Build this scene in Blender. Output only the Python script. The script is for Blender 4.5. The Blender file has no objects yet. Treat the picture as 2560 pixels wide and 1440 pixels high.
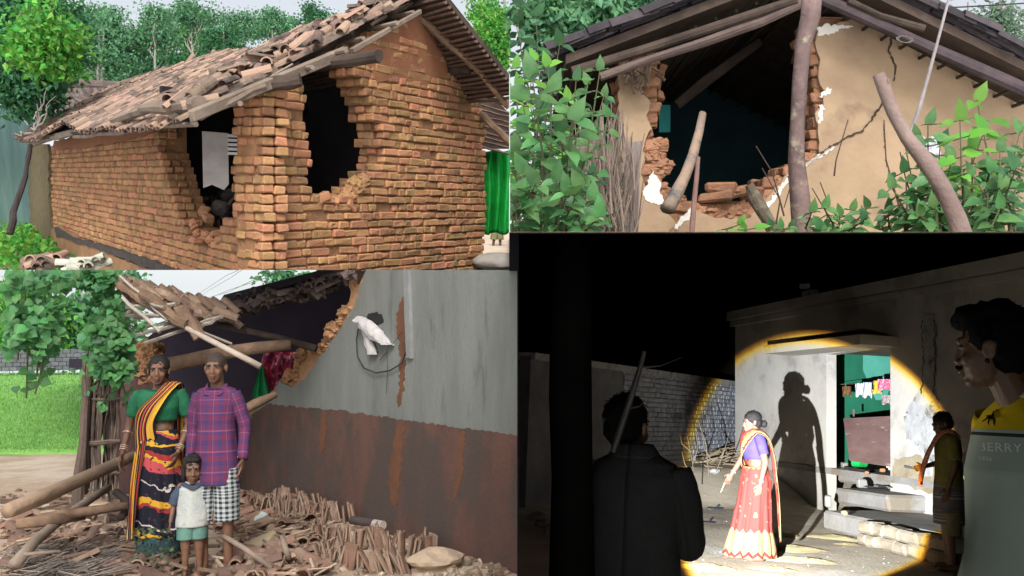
import bpy, bmesh, math, random
from mathutils import Vector, Matrix, noise
V = Vector; PI = math.pi; R = math.radians
random.seed(7)
sc = bpy.context.scene
# ---------------------------------------------------------------- camera, sky, sun, exposure
F = 2200.0                                   # focal length in pixels of a 2560 x 1440 picture
cam = bpy.data.objects.new('camera', bpy.data.cameras.new('camera')); sc.collection.objects.link(cam)
cam.data.sensor_width = 36; cam.data.lens = 36 * F / 2560
cam.rotation_euler = (R(90), 0, 0); cam.data.clip_start = .05; cam.data.clip_end = 2000
sc.camera = cam
SUN_EL, SUN_AZ = R(42), R(3)                # sun behind the camera, a little to its right
sun_dir = V((math.sin(SUN_AZ) * math.cos(SUN_EL), -math.cos(SUN_AZ) * math.cos(SUN_EL), math.sin(SUN_EL)))
sun = bpy.data.objects.new('sun', bpy.data.lights.new('sun', 'SUN')); sc.collection.objects.link(sun)
sun.data.energy = 1.5; sun.data.angle = R(14); sun.data.color = (1, .96, .9)
sun.rotation_euler = (-sun_dir).to_track_quat('-Z', 'Y').to_euler()
w = bpy.data.worlds.new('World'); sc.world = w; w.use_nodes = True
nt = w.node_tree; nt.nodes.clear()
out = nt.nodes.new('ShaderNodeOutputWorld'); bg = nt.nodes.new('ShaderNodeBackground')
sky = nt.nodes.new('ShaderNodeTexSky'); sky.sky_type = 'NISHITA'; sky.sun_disc = False
sky.sun_elevation = SUN_EL; sky.sun_rotation = R(180) - SUN_AZ; sky.air_density = 1.2; sky.dust_density = 4
tc = nt.nodes.new('ShaderNodeTexCoord'); sp = nt.nodes.new('ShaderNodeSeparateXYZ'); cb = nt.nodes.new('ShaderNodeCombineXYZ')
mz = nt.nodes.new('ShaderNodeMath'); mz.operation = 'ABSOLUTE'; mz2 = nt.nodes.new('ShaderNodeMath'); mz2.operation = 'MULTIPLY_ADD'
mz2.inputs[1].default_value = .8; mz2.inputs[2].default_value = .12
nt.links.new(tc.outputs['Generated'], sp.inputs[0]); nt.links.new(sp.outputs[2], mz.inputs[0]); nt.links.new(mz.outputs[0], mz2.inputs[0])
for i in (0, 1): nt.links.new(sp.outputs[i], cb.inputs[i])
nt.links.new(mz2.outputs[0], cb.inputs[2]); nt.links.new(cb.outputs[0], sky.inputs[0])
hs = nt.nodes.new('ShaderNodeHueSaturation'); hs.inputs['Saturation'].default_value = .28   # thin overcast
nt.links.new(sky.outputs[0], hs.inputs['Color']); nt.links.new(hs.outputs[0], bg.inputs[0])
bg.inputs[1].default_value = .15; nt.links.new(bg.outputs[0], out.inputs[0])
sc.view_settings.view_transform = 'Standard'; sc.view_settings.look = 'None'
sc.view_settings.exposure = 0.58; sc.view_settings.gamma = 1
sc.cycles.max_bounces = 6; sc.cycles.transparent_max_bounces = 6; sc.cycles.caustics_reflective = False; sc.cycles.caustics_refractive = False
sc.cycles.use_denoising = True

# ---------------------------------------------------------------- the four stages
class Stage:
    """One of the four places, each standing level on its own stage, turned as a rigid whole."""
    def __init__(s, xc, yh, planes):
        f = V(((xc - 1280) / F, 1, (720 - yh) / F)).normalized()
        u = (V((0, 0, 1)) - f * f.z).normalized(); r = f.cross(u)
        s.M = Matrix((r, f, u)).transposed(); s.Mi = s.M.transposed(); s.M4 = s.M.to_4x4(); s.planes = planes
    def ray(s, px, py): return s.Mi @ V(((px - 1280) / F, 1, (720 - py) / F))
    def L(s, px, py, d): return s.ray(px, py) * d
    def G(s, px, py, z):
        r = s.ray(px, py); return r * (z / r.z)
    def W(s, px, py, p, n):
        r = s.ray(px, py); return r * (p.dot(n) / r.dot(n))
    def proj(s, p):
        q = s.M @ p; return 1280 + F * q.x / q.y, 720 - F * q.z / q.y
    def depth(s, p): return (s.M @ p).y
    def inside(s, p):
        q = s.M @ p; return all(n.dot(q) > 0 for n in s.planes)
def XL(px): return V((-1, (px - 1280) / F, 0))     # keeps what lies left of px
def XR(px): return V((1, -(px - 1280) / F, 0))
def YA(py): return V((0, -(720 - py) / F, 1))      # keeps what lies above py
def YB(py): return V((0, (720 - py) / F, -1))
TL = Stage(640, 455, [XL(1273), YA(675)])
TR = Stage(1280, 720, [XR(1275), YA(581)])
BL = Stage(700, 906, [XL(1293), YB(675)])
BR = Stage(1950, 1050, [])
col = sc.collection

# ---------------------------------------------------------------- materials
MATS = {}
def mat(name, c1, c2=None, scale=4, rough=.85, bump=.35, bscale=None, isl=0, hue=None, stretch=None, c3=None, t3=.6, s3=1.5, spec=.3, mid=.5, coord='Object', trans=0, metal=0, isl2=None):
    """Noise-mixed colour, optional patches c3, optional colour change per loose piece, noise bump."""
    if name in MATS: return MATS[name]
    m = bpy.data.materials.new(name); m.use_nodes = True; MATS[name] = m
    n = m.node_tree.nodes; l = m.node_tree.links; b = n['Principled BSDF']
    b.inputs['Roughness'].default_value = rough; b.inputs['Specular IOR Level'].default_value = spec; b.inputs['Metallic'].default_value = metal
    c2 = c2 or tuple(x * .7 for x in c1)
    t = n.new('ShaderNodeTexCoord'); src = t.outputs[coord]
    if stretch:
        mp = n.new('ShaderNodeMapping'); mp.inputs['Scale'].default_value = stretch; l.new(src, mp.inputs[0]); src = mp.outputs[0]
    def noi(sv, det=6):
        x = n.new('ShaderNodeTexNoise'); x.inputs['Scale'].default_value = sv; x.inputs['Detail'].default_value = det; x.inputs['Roughness'].default_value = .62; l.new(src, x.inputs['Vector']); return x.outputs[0]
    def mix(f, a, c):
        x = n.new('ShaderNodeMix'); x.data_type = 'RGBA'
        if isinstance(f, float): x.inputs[0].default_value = f
        else: l.new(f, x.inputs[0])
        for k, v in ((6, a), (7, c)):
            if isinstance(v, tuple): x.inputs[k].default_value = (*v[:3], 1)
            else: l.new(v, x.inputs[k])
        return x.outputs[2]
    def rmp(f, a, c):
        x = n.new('ShaderNodeMapRange'); x.inputs[1].default_value = a; x.inputs[2].default_value = c; l.new(f, x.inputs[0]); return x.outputs[0]
    cc = mix(rmp(noi(scale), mid - .14, mid + .14), c1, c2)
    if c3: cc = mix(rmp(noi(s3, 8), t3 - .04, t3 + .04), cc, c3)
    if isl:
        g = n.new('ShaderNodeNewGeometry'); ri = g.outputs['Random Per Island']
        if isl2: cc = mix(rmp(ri, .45, .95), cc, isl2)
        h = n.new('ShaderNodeHueSaturation'); l.new(cc, h.inputs['Color'])
        mr = n.new('ShaderNodeMapRange'); l.new(ri, mr.inputs[0]); mr.inputs[3].default_value = 1 - isl; mr.inputs[4].default_value = 1 + isl; l.new(mr.outputs[0], h.inputs['Value'])
        if hue:
            mh = n.new('ShaderNodeMath'); mh.operation = 'MULTIPLY'; mh.inputs[1].default_value = 7.31; l.new(ri, mh.inputs[0])
            mf = n.new('ShaderNodeMath'); mf.operation = 'FRACT'; l.new(mh.outputs[0], mf.inputs[0])
            mr2 = n.new('ShaderNodeMapRange'); l.new(mf.outputs[0], mr2.inputs[0]); mr2.inputs[3].default_value = .5 - hue; mr2.inputs[4].default_value = .5 + hue; l.new(mr2.outputs[0], h.inputs['Hue'])
        cc = h.outputs[0]
    l.new(cc, b.inputs['Base Color'])
    if bump:
        bp = n.new('ShaderNodeBump'); bp.inputs['Strength'].default_value = bump; bp.inputs['Distance'].default_value = .02
        l.new(noi(bscale or scale * 5, 8), bp.inputs['Height']); l.new(bp.outputs[0], b.inputs['Normal'])
    if trans:
        tr = n.new('ShaderNodeBsdfTranslucent'); l.new(cc, tr.inputs[0]); ms = n.new('ShaderNodeMixShader'); ms.inputs[0].default_value = trans
        l.new(b.outputs[0], ms.inputs[1]); l.new(tr.outputs[0], ms.inputs[2]); l.new(ms.outputs[0], n['Material Output'].inputs[0])
    return m

# ---------------------------------------------------------------- mesh building
class MB:
    def __init__(s): s.v = []; s.f = []; s.uv = None; s.fm = []; s.m = 0
    def add(s, vs, fs):
        o = len(s.v); s.v += [tuple(p) for p in vs]; s.f += [tuple(i + o for i in f) for f in fs]; s.fm += [s.m] * len(fs)
    def box(s, c, ax, ay, az, ch=0, jit=0):
        """Box with centre c and half-axis vectors; ch chamfers the edges by that length."""
        c = V(c); ax = V(ax); ay = V(ay); az = V(az)
        J = (lambda: V([random.uniform(-jit, jit) for _ in range(3)])) if jit else (lambda: V((0, 0, 0)))
        if not ch:
            vs = [c + ax * i + ay * j + az * k + J() for i in (-1, 1) for j in (-1, 1) for k in (-1, 1)]
            s.add(vs, [(0, 1, 3, 2), (4, 6, 7, 5), (0, 4, 5, 1), (2, 3, 7, 6), (0, 2, 6, 4), (1, 5, 7, 3)]); return
        A = [ax, ay, az]; lens = [max(a.length, 1e-6) for a in A]; idx = {}; vs = []
        for i in (-1, 1):
            for j in (-1, 1):
                for k in (-1, 1):
                    sg = (i, j, k); jj = J()
                    for q in range(3):
                        p = c + jj
                        for a in range(3): p = p + A[a] * sg[a] * (1 if a == q else 1 - min(.9, ch / lens[a]))
                        idx[(sg, q)] = len(vs); vs.append(p)
        fs = []
        for q in range(3):
            o = [a for a in range(3) if a != q]
            for sq in (-1, 1):
                f = []
                for s1, s2 in ((-1, -1), (1, -1), (1, 1), (-1, 1)):
                    sg = [0, 0, 0]; sg[q] = sq; sg[o[0]] = s1; sg[o[1]] = s2; f.append(idx[(tuple(sg), q)])
                fs.append(f)
            for s1 in (-1, 1):
                for s2 in (-1, 1):
                    f = []
                    a, b2 = o
                    sg0 = [0, 0, 0]; sg0[a] = s1; sg0[b2] = s2
                    m1 = list(sg0); m1[q] = -1; m2 = list(sg0); m2[q] = 1
                    fs.append([idx[(tuple(m1), a)], idx[(tuple(m2), a)], idx[(tuple(m2), b2)], idx[(tuple(m1), b2)]])
        for i in (-1, 1):
            for j in (-1, 1):
                for k in (-1, 1): fs.append([idx[((i, j, k), q)] for q in range(3)])
        s.add(vs, fs)
    def tube(s, pts, rad, seg=8, cap=True, wob=0, flat=1, up=None):
        pts = [V(p) for p in pts]; n = len(pts)
        if not isinstance(rad, (list, tuple)): rad = [rad] * n
        vs = []; ref = up
        for i, p in enumerate(pts):
            d = (pts[min(i + 1, n - 1)] - pts[max(i - 1, 0)]).normalized()
            if ref is None: ref = V((0, 0, 1)) if abs(d.z) < .9 else V((1, 0, 0))
            a = d.cross(ref).normalized(); b = a.cross(d).normalized(); ref = b
            for k in range(seg):
                t = 2 * PI * k / seg; r = rad[i] * (1 + (noise.noise(p * 9 + V((k * .7, 0, 0))) * wob if wob else 0))
                vs.append(p + a * math.cos(t) * r + b * math.sin(t) * r * flat)
        fs = [(i * seg + k, i * seg + (k + 1) % seg, (i + 1) * seg + (k + 1) % seg, (i + 1) * seg + k) for i in range(n - 1) for k in range(seg)]
        if cap: fs += [tuple(range(seg))[::-1], tuple(range((n - 1) * seg, n * seg))]
        s.add(vs, fs)
    def blob(s, c, r, sub=2, nz=.25, fr=3, flat=(1, 1, 1), rot=None):
        bm = bmesh.new(); bmesh.ops.create_icosphere(bm, subdivisions=sub, radius=1); off = V([random.uniform(-50, 50) for _ in range(3)])
        r = V(r) if not isinstance(r, (int, float)) else V((r, r, r))
        vs = []
        for v in bm.verts:
            k = 1 + nz * noise.noise(v.co * fr + off); q = V((v.co.x * r.x, v.co.y * r.y, v.co.z * r.z)) * k
            if rot: q = rot @ q
            vs.append(V(c) + q)
        s.add(vs, [tuple(v.index for v in f.verts) for f in bm.faces]); bm.free()
    def slab(s, pts, off):
        """Polygon thickened by the vector off."""
        n = len(pts); pts = [V(p) for p in pts]; off = V(off)
        s.add(pts + [p + off for p in pts], [tuple(range(n)), tuple(range(n, 2 * n))[::-1]] + [(i, (i + 1) % n, n + (i + 1) % n, n + i)[::-1] for i in range(n)])
    def tile(s, c, ax, up, L=.15, r=.06, seg=6, t=.012, arc=1.0, taper=.85):
        """Half-round clay tile, long axis ax, crown towards up."""
        ax = V(ax).normalized(); sd = ax.cross(V(up)).normalized(); up = sd.cross(ax).normalized(); c = V(c)
        vs = []
        for e, k in ((-1, 1), (1, taper)):
            for rr in (r * k, r * k - t):
                for i in range(seg + 1):
                    a = PI / 2 + (i / seg - .5) * PI * arc; vs.append(c + ax * e * L + sd * math.cos(a) * rr + up * math.sin(a) * rr)
        m = seg + 1; fs = []
        for i in range(seg):
            fs += [(i, i + 1, 2 * m + i + 1, 2 * m + i), (m + i, 3 * m + i, 3 * m + i + 1, m + i + 1), (i, m + i, m + i + 1, i + 1), (2 * m + i, 2 * m + i + 1, 3 * m + i + 1, 3 * m + i)]
        fs += [(0, 2 * m, 3 * m, m), (seg, m + seg, 3 * m + seg, 2 * m + seg)]
        s.add(vs, fs)
    def grid(s, fn, nu, nv, uv=True, closeu=False):
        """Surface fn(u, v) with UV coordinates stored."""
        if s.uv is None: s.uv = []
        base = len(s.v); vs = [fn(i / nu, j / nv) for j in range(nv + 1) for i in range(nu + 1)]
        fs = []
        for j in range(nv):
            for i in range(nu):
                a = j * (nu + 1) + i; fs.append((a, a + 1, a + nu + 2, a + nu + 1))
                s.uv.append(((i / nu, j / nv), ((i + 1) / nu, j / nv), ((i + 1) / nu, (j + 1) / nv), (i / nu, (j + 1) / nv)))
        s.add(vs, fs)
    def build(s, name, m, parent=None, st=None, loc=None, smooth=False, label=None, clip=True, kind=None, cat=None, group=None):
        """Links the mesh. Vertices are in stage coordinates; the object's origin is the thing's base."""
        if not s.v: return None
        top = parent
        while top is not None and top.parent is not None: top = top.parent
        st = st or (STG[top.name] if top else None); o0 = ORG[top.name] if top else (V(loc) if loc is not None else V((sum(p[0] for p in s.v) / len(s.v), sum(p[1] for p in s.v) / len(s.v), min(p[2] for p in s.v))))
        me = bpy.data.meshes.new(name); me.from_pydata([V(p) - o0 for p in s.v], [], s.f)
        if s.uv and len(s.uv) == len(s.f):
            ul = me.uv_layers.new(name='UVMap'); flat = [c for f in s.uv for q in f for c in q]; ul.data.foreach_set('uv', flat)
        ms = m if isinstance(m, (list, tuple)) else [m]
        for q in ms: me.materials.append(q)
        if len(ms) > 1: me.polygons.foreach_set('material_index', s.fm)
        if smooth: me.polygons.foreach_set('use_smooth', [True] * len(me.polygons))
        if clip and st and st.planes:
            for n in st.planes:
                nl = st.Mi @ n; dd = [nl.dot(V(v.co) + o0) for v in me.vertices]
                if dd and min(dd) < 0:
                    bm = bmesh.new(); bm.from_mesh(me)
                    bmesh.ops.bisect_plane(bm, geom=bm.verts[:] + bm.edges[:] + bm.faces[:], plane_co=-o0, plane_no=nl, clear_inner=True)
                    bm.to_mesh(me); bm.free()
            if not len(me.polygons): return None
        me.validate(); me.update()
        o = bpy.data.objects.new(name, me); col.objects.link(o)
        if parent: o.parent = parent
        elif st: o.matrix_world = st.M4 @ Matrix.Translation(o0); STG[o.name] = st; ORG[o.name] = o0
        if label: o['label'] = label
        if cat: o['category'] = cat
        if kind: o['kind'] = kind
        if group: o['group'] = group
        return o
STG = {}; ORG = {}
def thing(name, label, cat, st, loc, group=None):
    o = bpy.data.objects.new(name, None); col.objects.link(o); o.empty_display_size = .1
    o.matrix_world = st.M4 @ Matrix.Translation(V(loc)); STG[o.name] = st; ORG[o.name] = V(loc)
    o['label'] = label; o['category'] = cat
    if group: o['group'] = group
    return o
def pip(x, y, poly):
    r = False; j = len(poly) - 1
    for i in range(len(poly)):
        xi, yi = poly[i]; xj, yj = poly[j]
        if (yi > y) != (yj > y) and x < (xj - xi) * (y - yi) / (yj - yi) + xi: r = not r
        j = i
    return r
def U(a, b): return random.uniform(a, b)
def jl(p0, p1, n, amp):
    """Jittered polyline between two points."""
    p0 = V(p0); p1 = V(p1)
    return [p0.lerp(p1, i / n) + (V((U(-amp, amp), U(-amp, amp), U(-amp, amp))) if 0 < i < n else V((0, 0, 0))) for i in range(n + 1)]
def bricks(st, P0, dr, nr, smin, smax, z0, z1, solid, mb, mo, ch=.078, bh=.031, lens=(.2, .2, .1, .1, .13), thick=.3, jit=.006, dep=.055, miss=0, out=.012, lay3=True, mo0=-9):
    """Courses of separate rounded bricks wherever solid(px, py) says there is wall; mortar body behind them."""
    dr = V(dr).normalized(); nr = V(nr).normalized(); up = V((0, 0, 1)); z = z0
    while z < z1:
        zc = z + ch / 2; ints = []; s = smin; cur = None; step = .03
        while s <= smax + step:
            q = P0 + dr * s; q = V((q.x, q.y, zc)); ok = s <= smax and solid(*st.proj(q))
            if ok and cur is None: cur = s
            if not ok and cur is not None:
                if s - cur > .06: ints.append((cur, s))
                cur = None
            s += step
        for a, b in ints:
            mid = P0 + dr * ((a + b) / 2); mid = V((mid.x, mid.y, zc))
            a_m = max(a, mo0); mid = P0 + dr * ((a_m + b) / 2); mid = V((mid.x, mid.y, zc))
            if mo is not None and b > a_m + .03: mo.box(mid - nr * (thick / 2 + .016), dr * ((b - a_m) / 2 - .012), nr * thick / 2, up * (ch / 2 + .001))
            s = a - U(0, .05)
            while s < b:
                Ln = random.choice(lens) * U(.9, 1.1)
                if s + Ln > b + .05: Ln = max(.07, b - s + U(0, .03))
                edge = s < a + .12 or s + Ln > b - .12
                if not (miss and random.random() < miss):
                    for lay in range((3 if lay3 else 2) if edge else 1):
                        c = P0 + dr * (s + Ln / 2 + (U(-.03, .03) if lay else 0)); c = V((c.x, c.y, zc + U(-.004, .004))) - nr * (dep - U(-.004, out) + lay * (dep * 2 + .006))
                        rot = Matrix.Rotation(U(-.04, .04), 3, 'Z'); t2 = Matrix.Rotation(U(-.03, .03), 3, nr)
                        mb.box(c, t2 @ rot @ dr * (Ln / 2 - .007), rot @ nr * dep, t2 @ up * bh * U(.92, 1.08), ch=.011, jit=jit)
                s += Ln
        z += ch
def leaves(mb, c, rad, n, size, st=None, seed=None, droop=.3, shape=2, flat=1.0, thin=1):
    """n small leaf blades in an uneven ellipsoid of clumps."""
    c = V(c); rad = V(rad); cl = []
    for _ in range(max(4, n // 60)):
        while True:
            q = V((U(-1, 1), U(-1, 1), U(-1, 1)))
            if .25 < q.length < 1: break
        cl.append((V((q.x * rad.x, q.y * rad.y, q.z * rad.z)) + c, U(.1, .3) * min(rad.x, rad.z, max(rad.y, .1)) + size))
    for i in range(n):
        cc, cr = random.choice(cl); p = cc + V((random.gauss(0, cr), random.gauss(0, cr), random.gauss(0, cr * .7)))
        if st and not st.inside(p): continue
        leaf(mb, p, V((U(-1, 1), U(-1, 1), U(-1, .6) - droop)), size * U(.6, 1.3), thin)
def leaf(mb, p, d, L, wd=1, nrm=None):
    d = d.normalized(); s = d.cross(nrm or V((U(-1, 1), U(-1, 1), U(-.3, 1)))).normalized() * L * .32 * wd; n = d.cross(s).normalized() * L * .1
    mb.add([p, p + d * L * .35 + s + n, p + d * L, p + d * L * .35 - s + n, p + d * L * .5], [(0, 1, 4), (1, 2, 4), (2, 3, 4), (3, 0, 4)])
def heartleaf(mb, p, d, nrm, L, wd=.42):
    """Broad pointed leaf with a folded midrib, 12 outline points."""
    d = V(d).normalized(); s = d.cross(V(nrm)).normalized(); n = s.cross(d).normalized(); c = U(.05, .25)
    prof = [(0, .0), (-.05, .5), (.12, .92), (.35, 1.0), (.6, .72), (.82, .3), (1, 0)]
    rib = [p + d * L * t - n * L * (c * t * t) for t in (0, .06, .12, .35, .6, .82, 1)]
    vs = rib[:]; fs = []
    for sg in (1, -1):
        b = len(vs); vs += [rib[i] + s * sg * L * wd * w_ + n * L * wd * w_ * .28 + d * L * (t - (0, .06, .12, .35, .6, .82, 1)[i]) for i, (t, w_) in enumerate(prof)]
        for i in range(6):
            f = (i, i + 1, b + i + 1, b + i) if sg > 0 else (i, b + i, b + i + 1, i + 1); fs.append(f)
    mb.add(vs, fs)
# ---------------------------------------------------------------- patterned cloth
class NT:
    def __init__(s, name, rough=.85, trans=0):
        s.m = bpy.data.materials.new(name); s.m.use_nodes = True; s.n = s.m.node_tree.nodes; s.l = s.m.node_tree.links; s.b = s.n['Principled BSDF']
        s.b.inputs['Roughness'].default_value = rough; s.b.inputs['Specular IOR Level'].default_value = .2; MATS[name] = s.m
        t = s.n.new('ShaderNodeTexCoord'); sp_ = s.n.new('ShaderNodeSeparateXYZ'); s.l.new(t.outputs['UV'], sp_.inputs[0]); s.u, s.v = sp_.outputs[0], sp_.outputs[1]; s.tc = t
    def k(s, op, a, b=0, c=0):
        x = s.n.new('ShaderNodeMath'); x.operation = op
        for i, q in enumerate((a, b, c)):
            if isinstance(q, (int, float)): x.inputs[i].default_value = q
            else: s.l.new(q, x.inputs[i])
        return x.outputs[0]
    def noise(s, sc, src='UV', det=4):
        x = s.n.new('ShaderNodeTexNoise'); x.inputs['Scale'].default_value = sc; x.inputs['Detail'].default_value = det; s.l.new(s.tc.outputs[src], x.inputs[0]); return x.outputs[0]
    def mix(s, f, a, b):
        x = s.n.new('ShaderNodeMix'); x.data_type = 'RGBA'
        for i, q in ((0, f), (6, a), (7, b)):
            if isinstance(q, tuple): x.inputs[i].default_value = (*q, 1)
            elif isinstance(q, (int, float)): x.inputs[i].default_value = q
            else: s.l.new(q, x.inputs[i])
        return x.outputs[2]
    def ramp(s, f, st):
        x = s.n.new('ShaderNodeValToRGB'); x.color_ramp.interpolation = 'CONSTANT'; e = x.color_ramp.elements
        while len(e) < len(st): e.new(.5)
        for i, (p, c) in enumerate(st): e[i].position = p; e[i].color = (*c, 1)
        s.l.new(f, x.inputs[0]); return x.outputs[0]
    def fr(s, a, n, off=0): return s.k('FRACT', s.k('MULTIPLY_ADD', a, n, off))
    def done(s, c, bump=.25, bs=60):
        s.l.new(c, s.b.inputs['Base Color']); bp = s.n.new('ShaderNodeBump'); bp.inputs['Strength'].default_value = bump; bp.inputs['Distance'].default_value = .01; s.l.new(s.noise(bs, 'Object', 5), bp.inputs['Height']); s.l.new(bp.outputs[0], s.b.inputs['Normal']); return s.m
M_hair = mat('hair_black', (.010, .009, .009), (.018, .016, .016), 30, .6, .6, 90, spec=.25)
M_skin = mat('skin_brown', (.15, .075, .045), (.12, .058, .036), 8, .5, .15, 60, spec=.4)
M_eyew = mat('eye_white', (.22, .19, .17), None, 3, .3, 0)
M_eyed = mat('eye_dark', (.015, .01, .008), None, 3, .2, 0)
M_lip = mat('lip_brown', (.105, .045, .034), None, 3, .5, 0)
M_bangle = mat('bangle', (.6, .5, .4), (.5, .3, .2), 9, .3, 0, metal=.3)

class Person:
    """Joints in metres for a 1.6 m figure facing +y (x = its right), scaled to h, turned by yaw."""
    def __init__(s, st, label, base, yaw, h, J=None, skin=None, pitch=0, turn=0, roll=0, hs=1, voxel=.008, slim=1, group=None, curl=.5, torso_r=1, female=False, feet=True, mouth=True):
        s.st = st; s.k = h / 1.6; s.base = V(base); s.Rz = Matrix.Rotation(yaw, 3, 'Z'); s.skin = skin or M_skin
        s.o = thing('person', label, 'person', st, s.base, group)
        D = dict(ankL=(-.09, 0, .08), ankR=(.09, 0, .08), kneL=(-.095, .025, .46), kneR=(.095, .025, .46), hipL=(-.085, 0, .86), hipR=(.085, 0, .86),
                 shoL=(-.165, 0, 1.31), shoR=(.165, 0, 1.31), elbL=(-.21, -.03, 1.05), elbR=(.21, -.03, 1.05), wriL=(-.225, .05, .83), wriR=(.225, .05, .83), head=(0, .03, 1.485), neck=(0, -.01, 1.34), chest=(0, 0, 1.2), lean=(0, 0, 0))
        D.update(J or {}); s.J = {a: V(b) for a, b in D.items()}; J = s.J
        mb = MB(); cap = s.cap
        if True:
            cap(mb, J['hipL'], J['kneL'], .082 * slim, .054 * slim); cap(mb, J['hipR'], J['kneR'], .082 * slim, .054 * slim)
            for q in 'LR':
                kn, an = J['kne' + q], J['ank' + q]; cap(mb, kn, an, .05 * slim, .032); cap(mb, kn.lerp(an, .15) + V((0, -.015, 0)), kn.lerp(an, .5) + V((0, -.012, 0)), .045 * slim, .03)
                if feet:
                    fz = an.z - .045; cap(mb, V((an.x, an.y - .045, fz)), V((an.x * 1.12, an.y + .11, fz - .01)), .034, .032)
                    for i in range(5): cap(mb, V((an.x * 1.12 + (i - 2) * .016, an.y + .12, fz - .018)), V((an.x * 1.15 + (i - 2) * .018, an.y + .165 - abs(i - (1 if an.x < 0 else 3)) * .008, fz - .024)), .011, .009)
            s.ell(mb, (0, -.01, .9), (.135 * torso_r, .1, .1)); s.ell(mb, (0, 0, 1.04), (.115 * torso_r, .085, .13)); s.ell(mb, J['chest'], (.145 * torso_r, .098, .16))
            cap(mb, J['shoL'] * .85 + V((0, 0, .185)), J['shoR'] * .85 + V((0, 0, .185)), .045, .045); cap(mb, J['shoL'] - V((0, 0, .015)), J['shoR'] - V((0, 0, .015)), .044, .044)
            cap(mb, J['neck'], J['head'] + V((0, -.03, -.06)), .052, .048)
            if female:
                for q in (-1, 1): s.ell(mb, (q * .06, .08, 1.21), (.055, .045, .052))
        for q in 'LR':
            cap(mb, J['sho' + q], J['elb' + q], .043 * slim, .034 * slim); cap(mb, J['elb' + q], J['wri' + q], .034 * slim, .022 * slim); s.hand(mb, q, curl)
        H = Matrix.Rotation(turn, 3, 'Z') @ Matrix.Rotation(pitch, 3, 'X') @ Matrix.Rotation(roll, 3, 'Y'); s.H = H; s.hc = J['head']; s.hs = hs
        e = lambda c, r: s.ell(mb, s.hp(c), [a * hs for a in r], H)
        e((0, -.015, .03), (.074, .094, .082)); e((0, .028, -.03), (.058, .06, .086)); e((0, .058, -.098), (.03, .026, .02)); e((0, .03, -.075), (.046, .05, .036))
        e((-.034, .055, -.035), (.024, .026, .026)); e((.034, .055, -.035), (.024, .026, .026))
        cap(mb, s.hp((0, .082, .006)), s.hp((0, .098, -.034)), .009 * hs, .0115 * hs); e((-.012, .088, -.038), (.010, .012, .009)); e((.012, .088, -.038), (.010, .012, .009))
        cap(mb, s.hp((-.034, .074, .022)), s.hp((.034, .074, .022)), .014 * hs, .014 * hs); e((0, .088, -.064), (.024, .012, .008)); e((0, .086, -.077), (.02, .012, .009))
        for q in (-1, 1): e((q * .076, -.008, -.012), (.010, .020, .031)); e((q * .079, -.014, .002), (.012, .018, .016))
        o = mb.build('body', s.skin, s.o, clip=False)
        m = o.modifiers.new('r', 'REMESH'); m.mode = 'VOXEL'; m.voxel_size = voxel; m.use_smooth_shade = True
        m = o.modifiers.new('s', 'SMOOTH'); m.factor = .5; m.iterations = 3
        dg = bpy.context.evaluated_depsgraph_get(); dg.update(); me = bpy.data.meshes.new_from_object(o.evaluated_get(dg)); me.name = 'body'
        o.modifiers.clear(); o.data = me
        for p in me.polygons: p.use_smooth = True
        if mouth:
            for q in (-1, 1):
                x = MB(); s.ell(x, s.hp((q * .030, .0735, .002)), (.0135 * hs, .010 * hs, .0055 * hs), H); x.build('eye', M_eyew, s.o, clip=False, smooth=True)
                x = MB(); s.ell(x, s.hp((q * .030, .0815, .002)), (.0068 * hs, .0035 * hs, .0056 * hs), H); x.build('iris', M_eyed, s.o, clip=False, smooth=True)
                x = MB(); s.cap(x, s.hp((q * .014, .0895, .018)), s.hp((q * .046, .076, .021)), .0045 * hs, .003 * hs); x.build('eyebrow', M_hair, s.o, clip=False)
                x = MB(); s.cap(x, s.hp((q * .018, .083, .0095)), s.hp((q * .043, .073, .008)), .0032 * hs, .0026 * hs); x.build('eyelid', M_eyed, s.o, clip=False)
            x = MB(); s.ell(x, s.hp((0, .0925, -.065)), (.021 * hs, .0095 * hs, .0055 * hs), H); s.ell(x, s.hp((0, .0905, -.077)), (.017 * hs, .009 * hs, .0065 * hs), H); x.build('lips', M_lip, s.o, clip=False, smooth=True)
    def T(s, p): return s.base + s.Rz @ (V(p) * s.k)
    def hp(s, c): return s.hc + s.H @ (V(c) * s.hs)
    def ell(s, mb, c, r, rot=None, sub=2):
        t = MB(); t.blob((0, 0, 0), V(r), sub, 0, rot=rot); mb.add([s.T(V(c) + V(p)) for p in t.v], t.f)
    def cap(s, mb, a, b, ra, rb, seg=12):
        a, b = V(a), V(b); d = (b - a).normalized(); pts, rd = [], []
        for t in (-.98, -.8, -.45, 0): pts.append(a + d * ra * t); rd.append(ra * math.sqrt(max(.02, 1 - t * t)))
        for t in (0, .45, .8, .98): pts.append(b + d * rb * t); rd.append(rb * math.sqrt(max(.02, 1 - t * t)))
        t = MB(); t.tube(pts, rd, seg); mb.add([s.T(p) for p in t.v], t.f)
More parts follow.
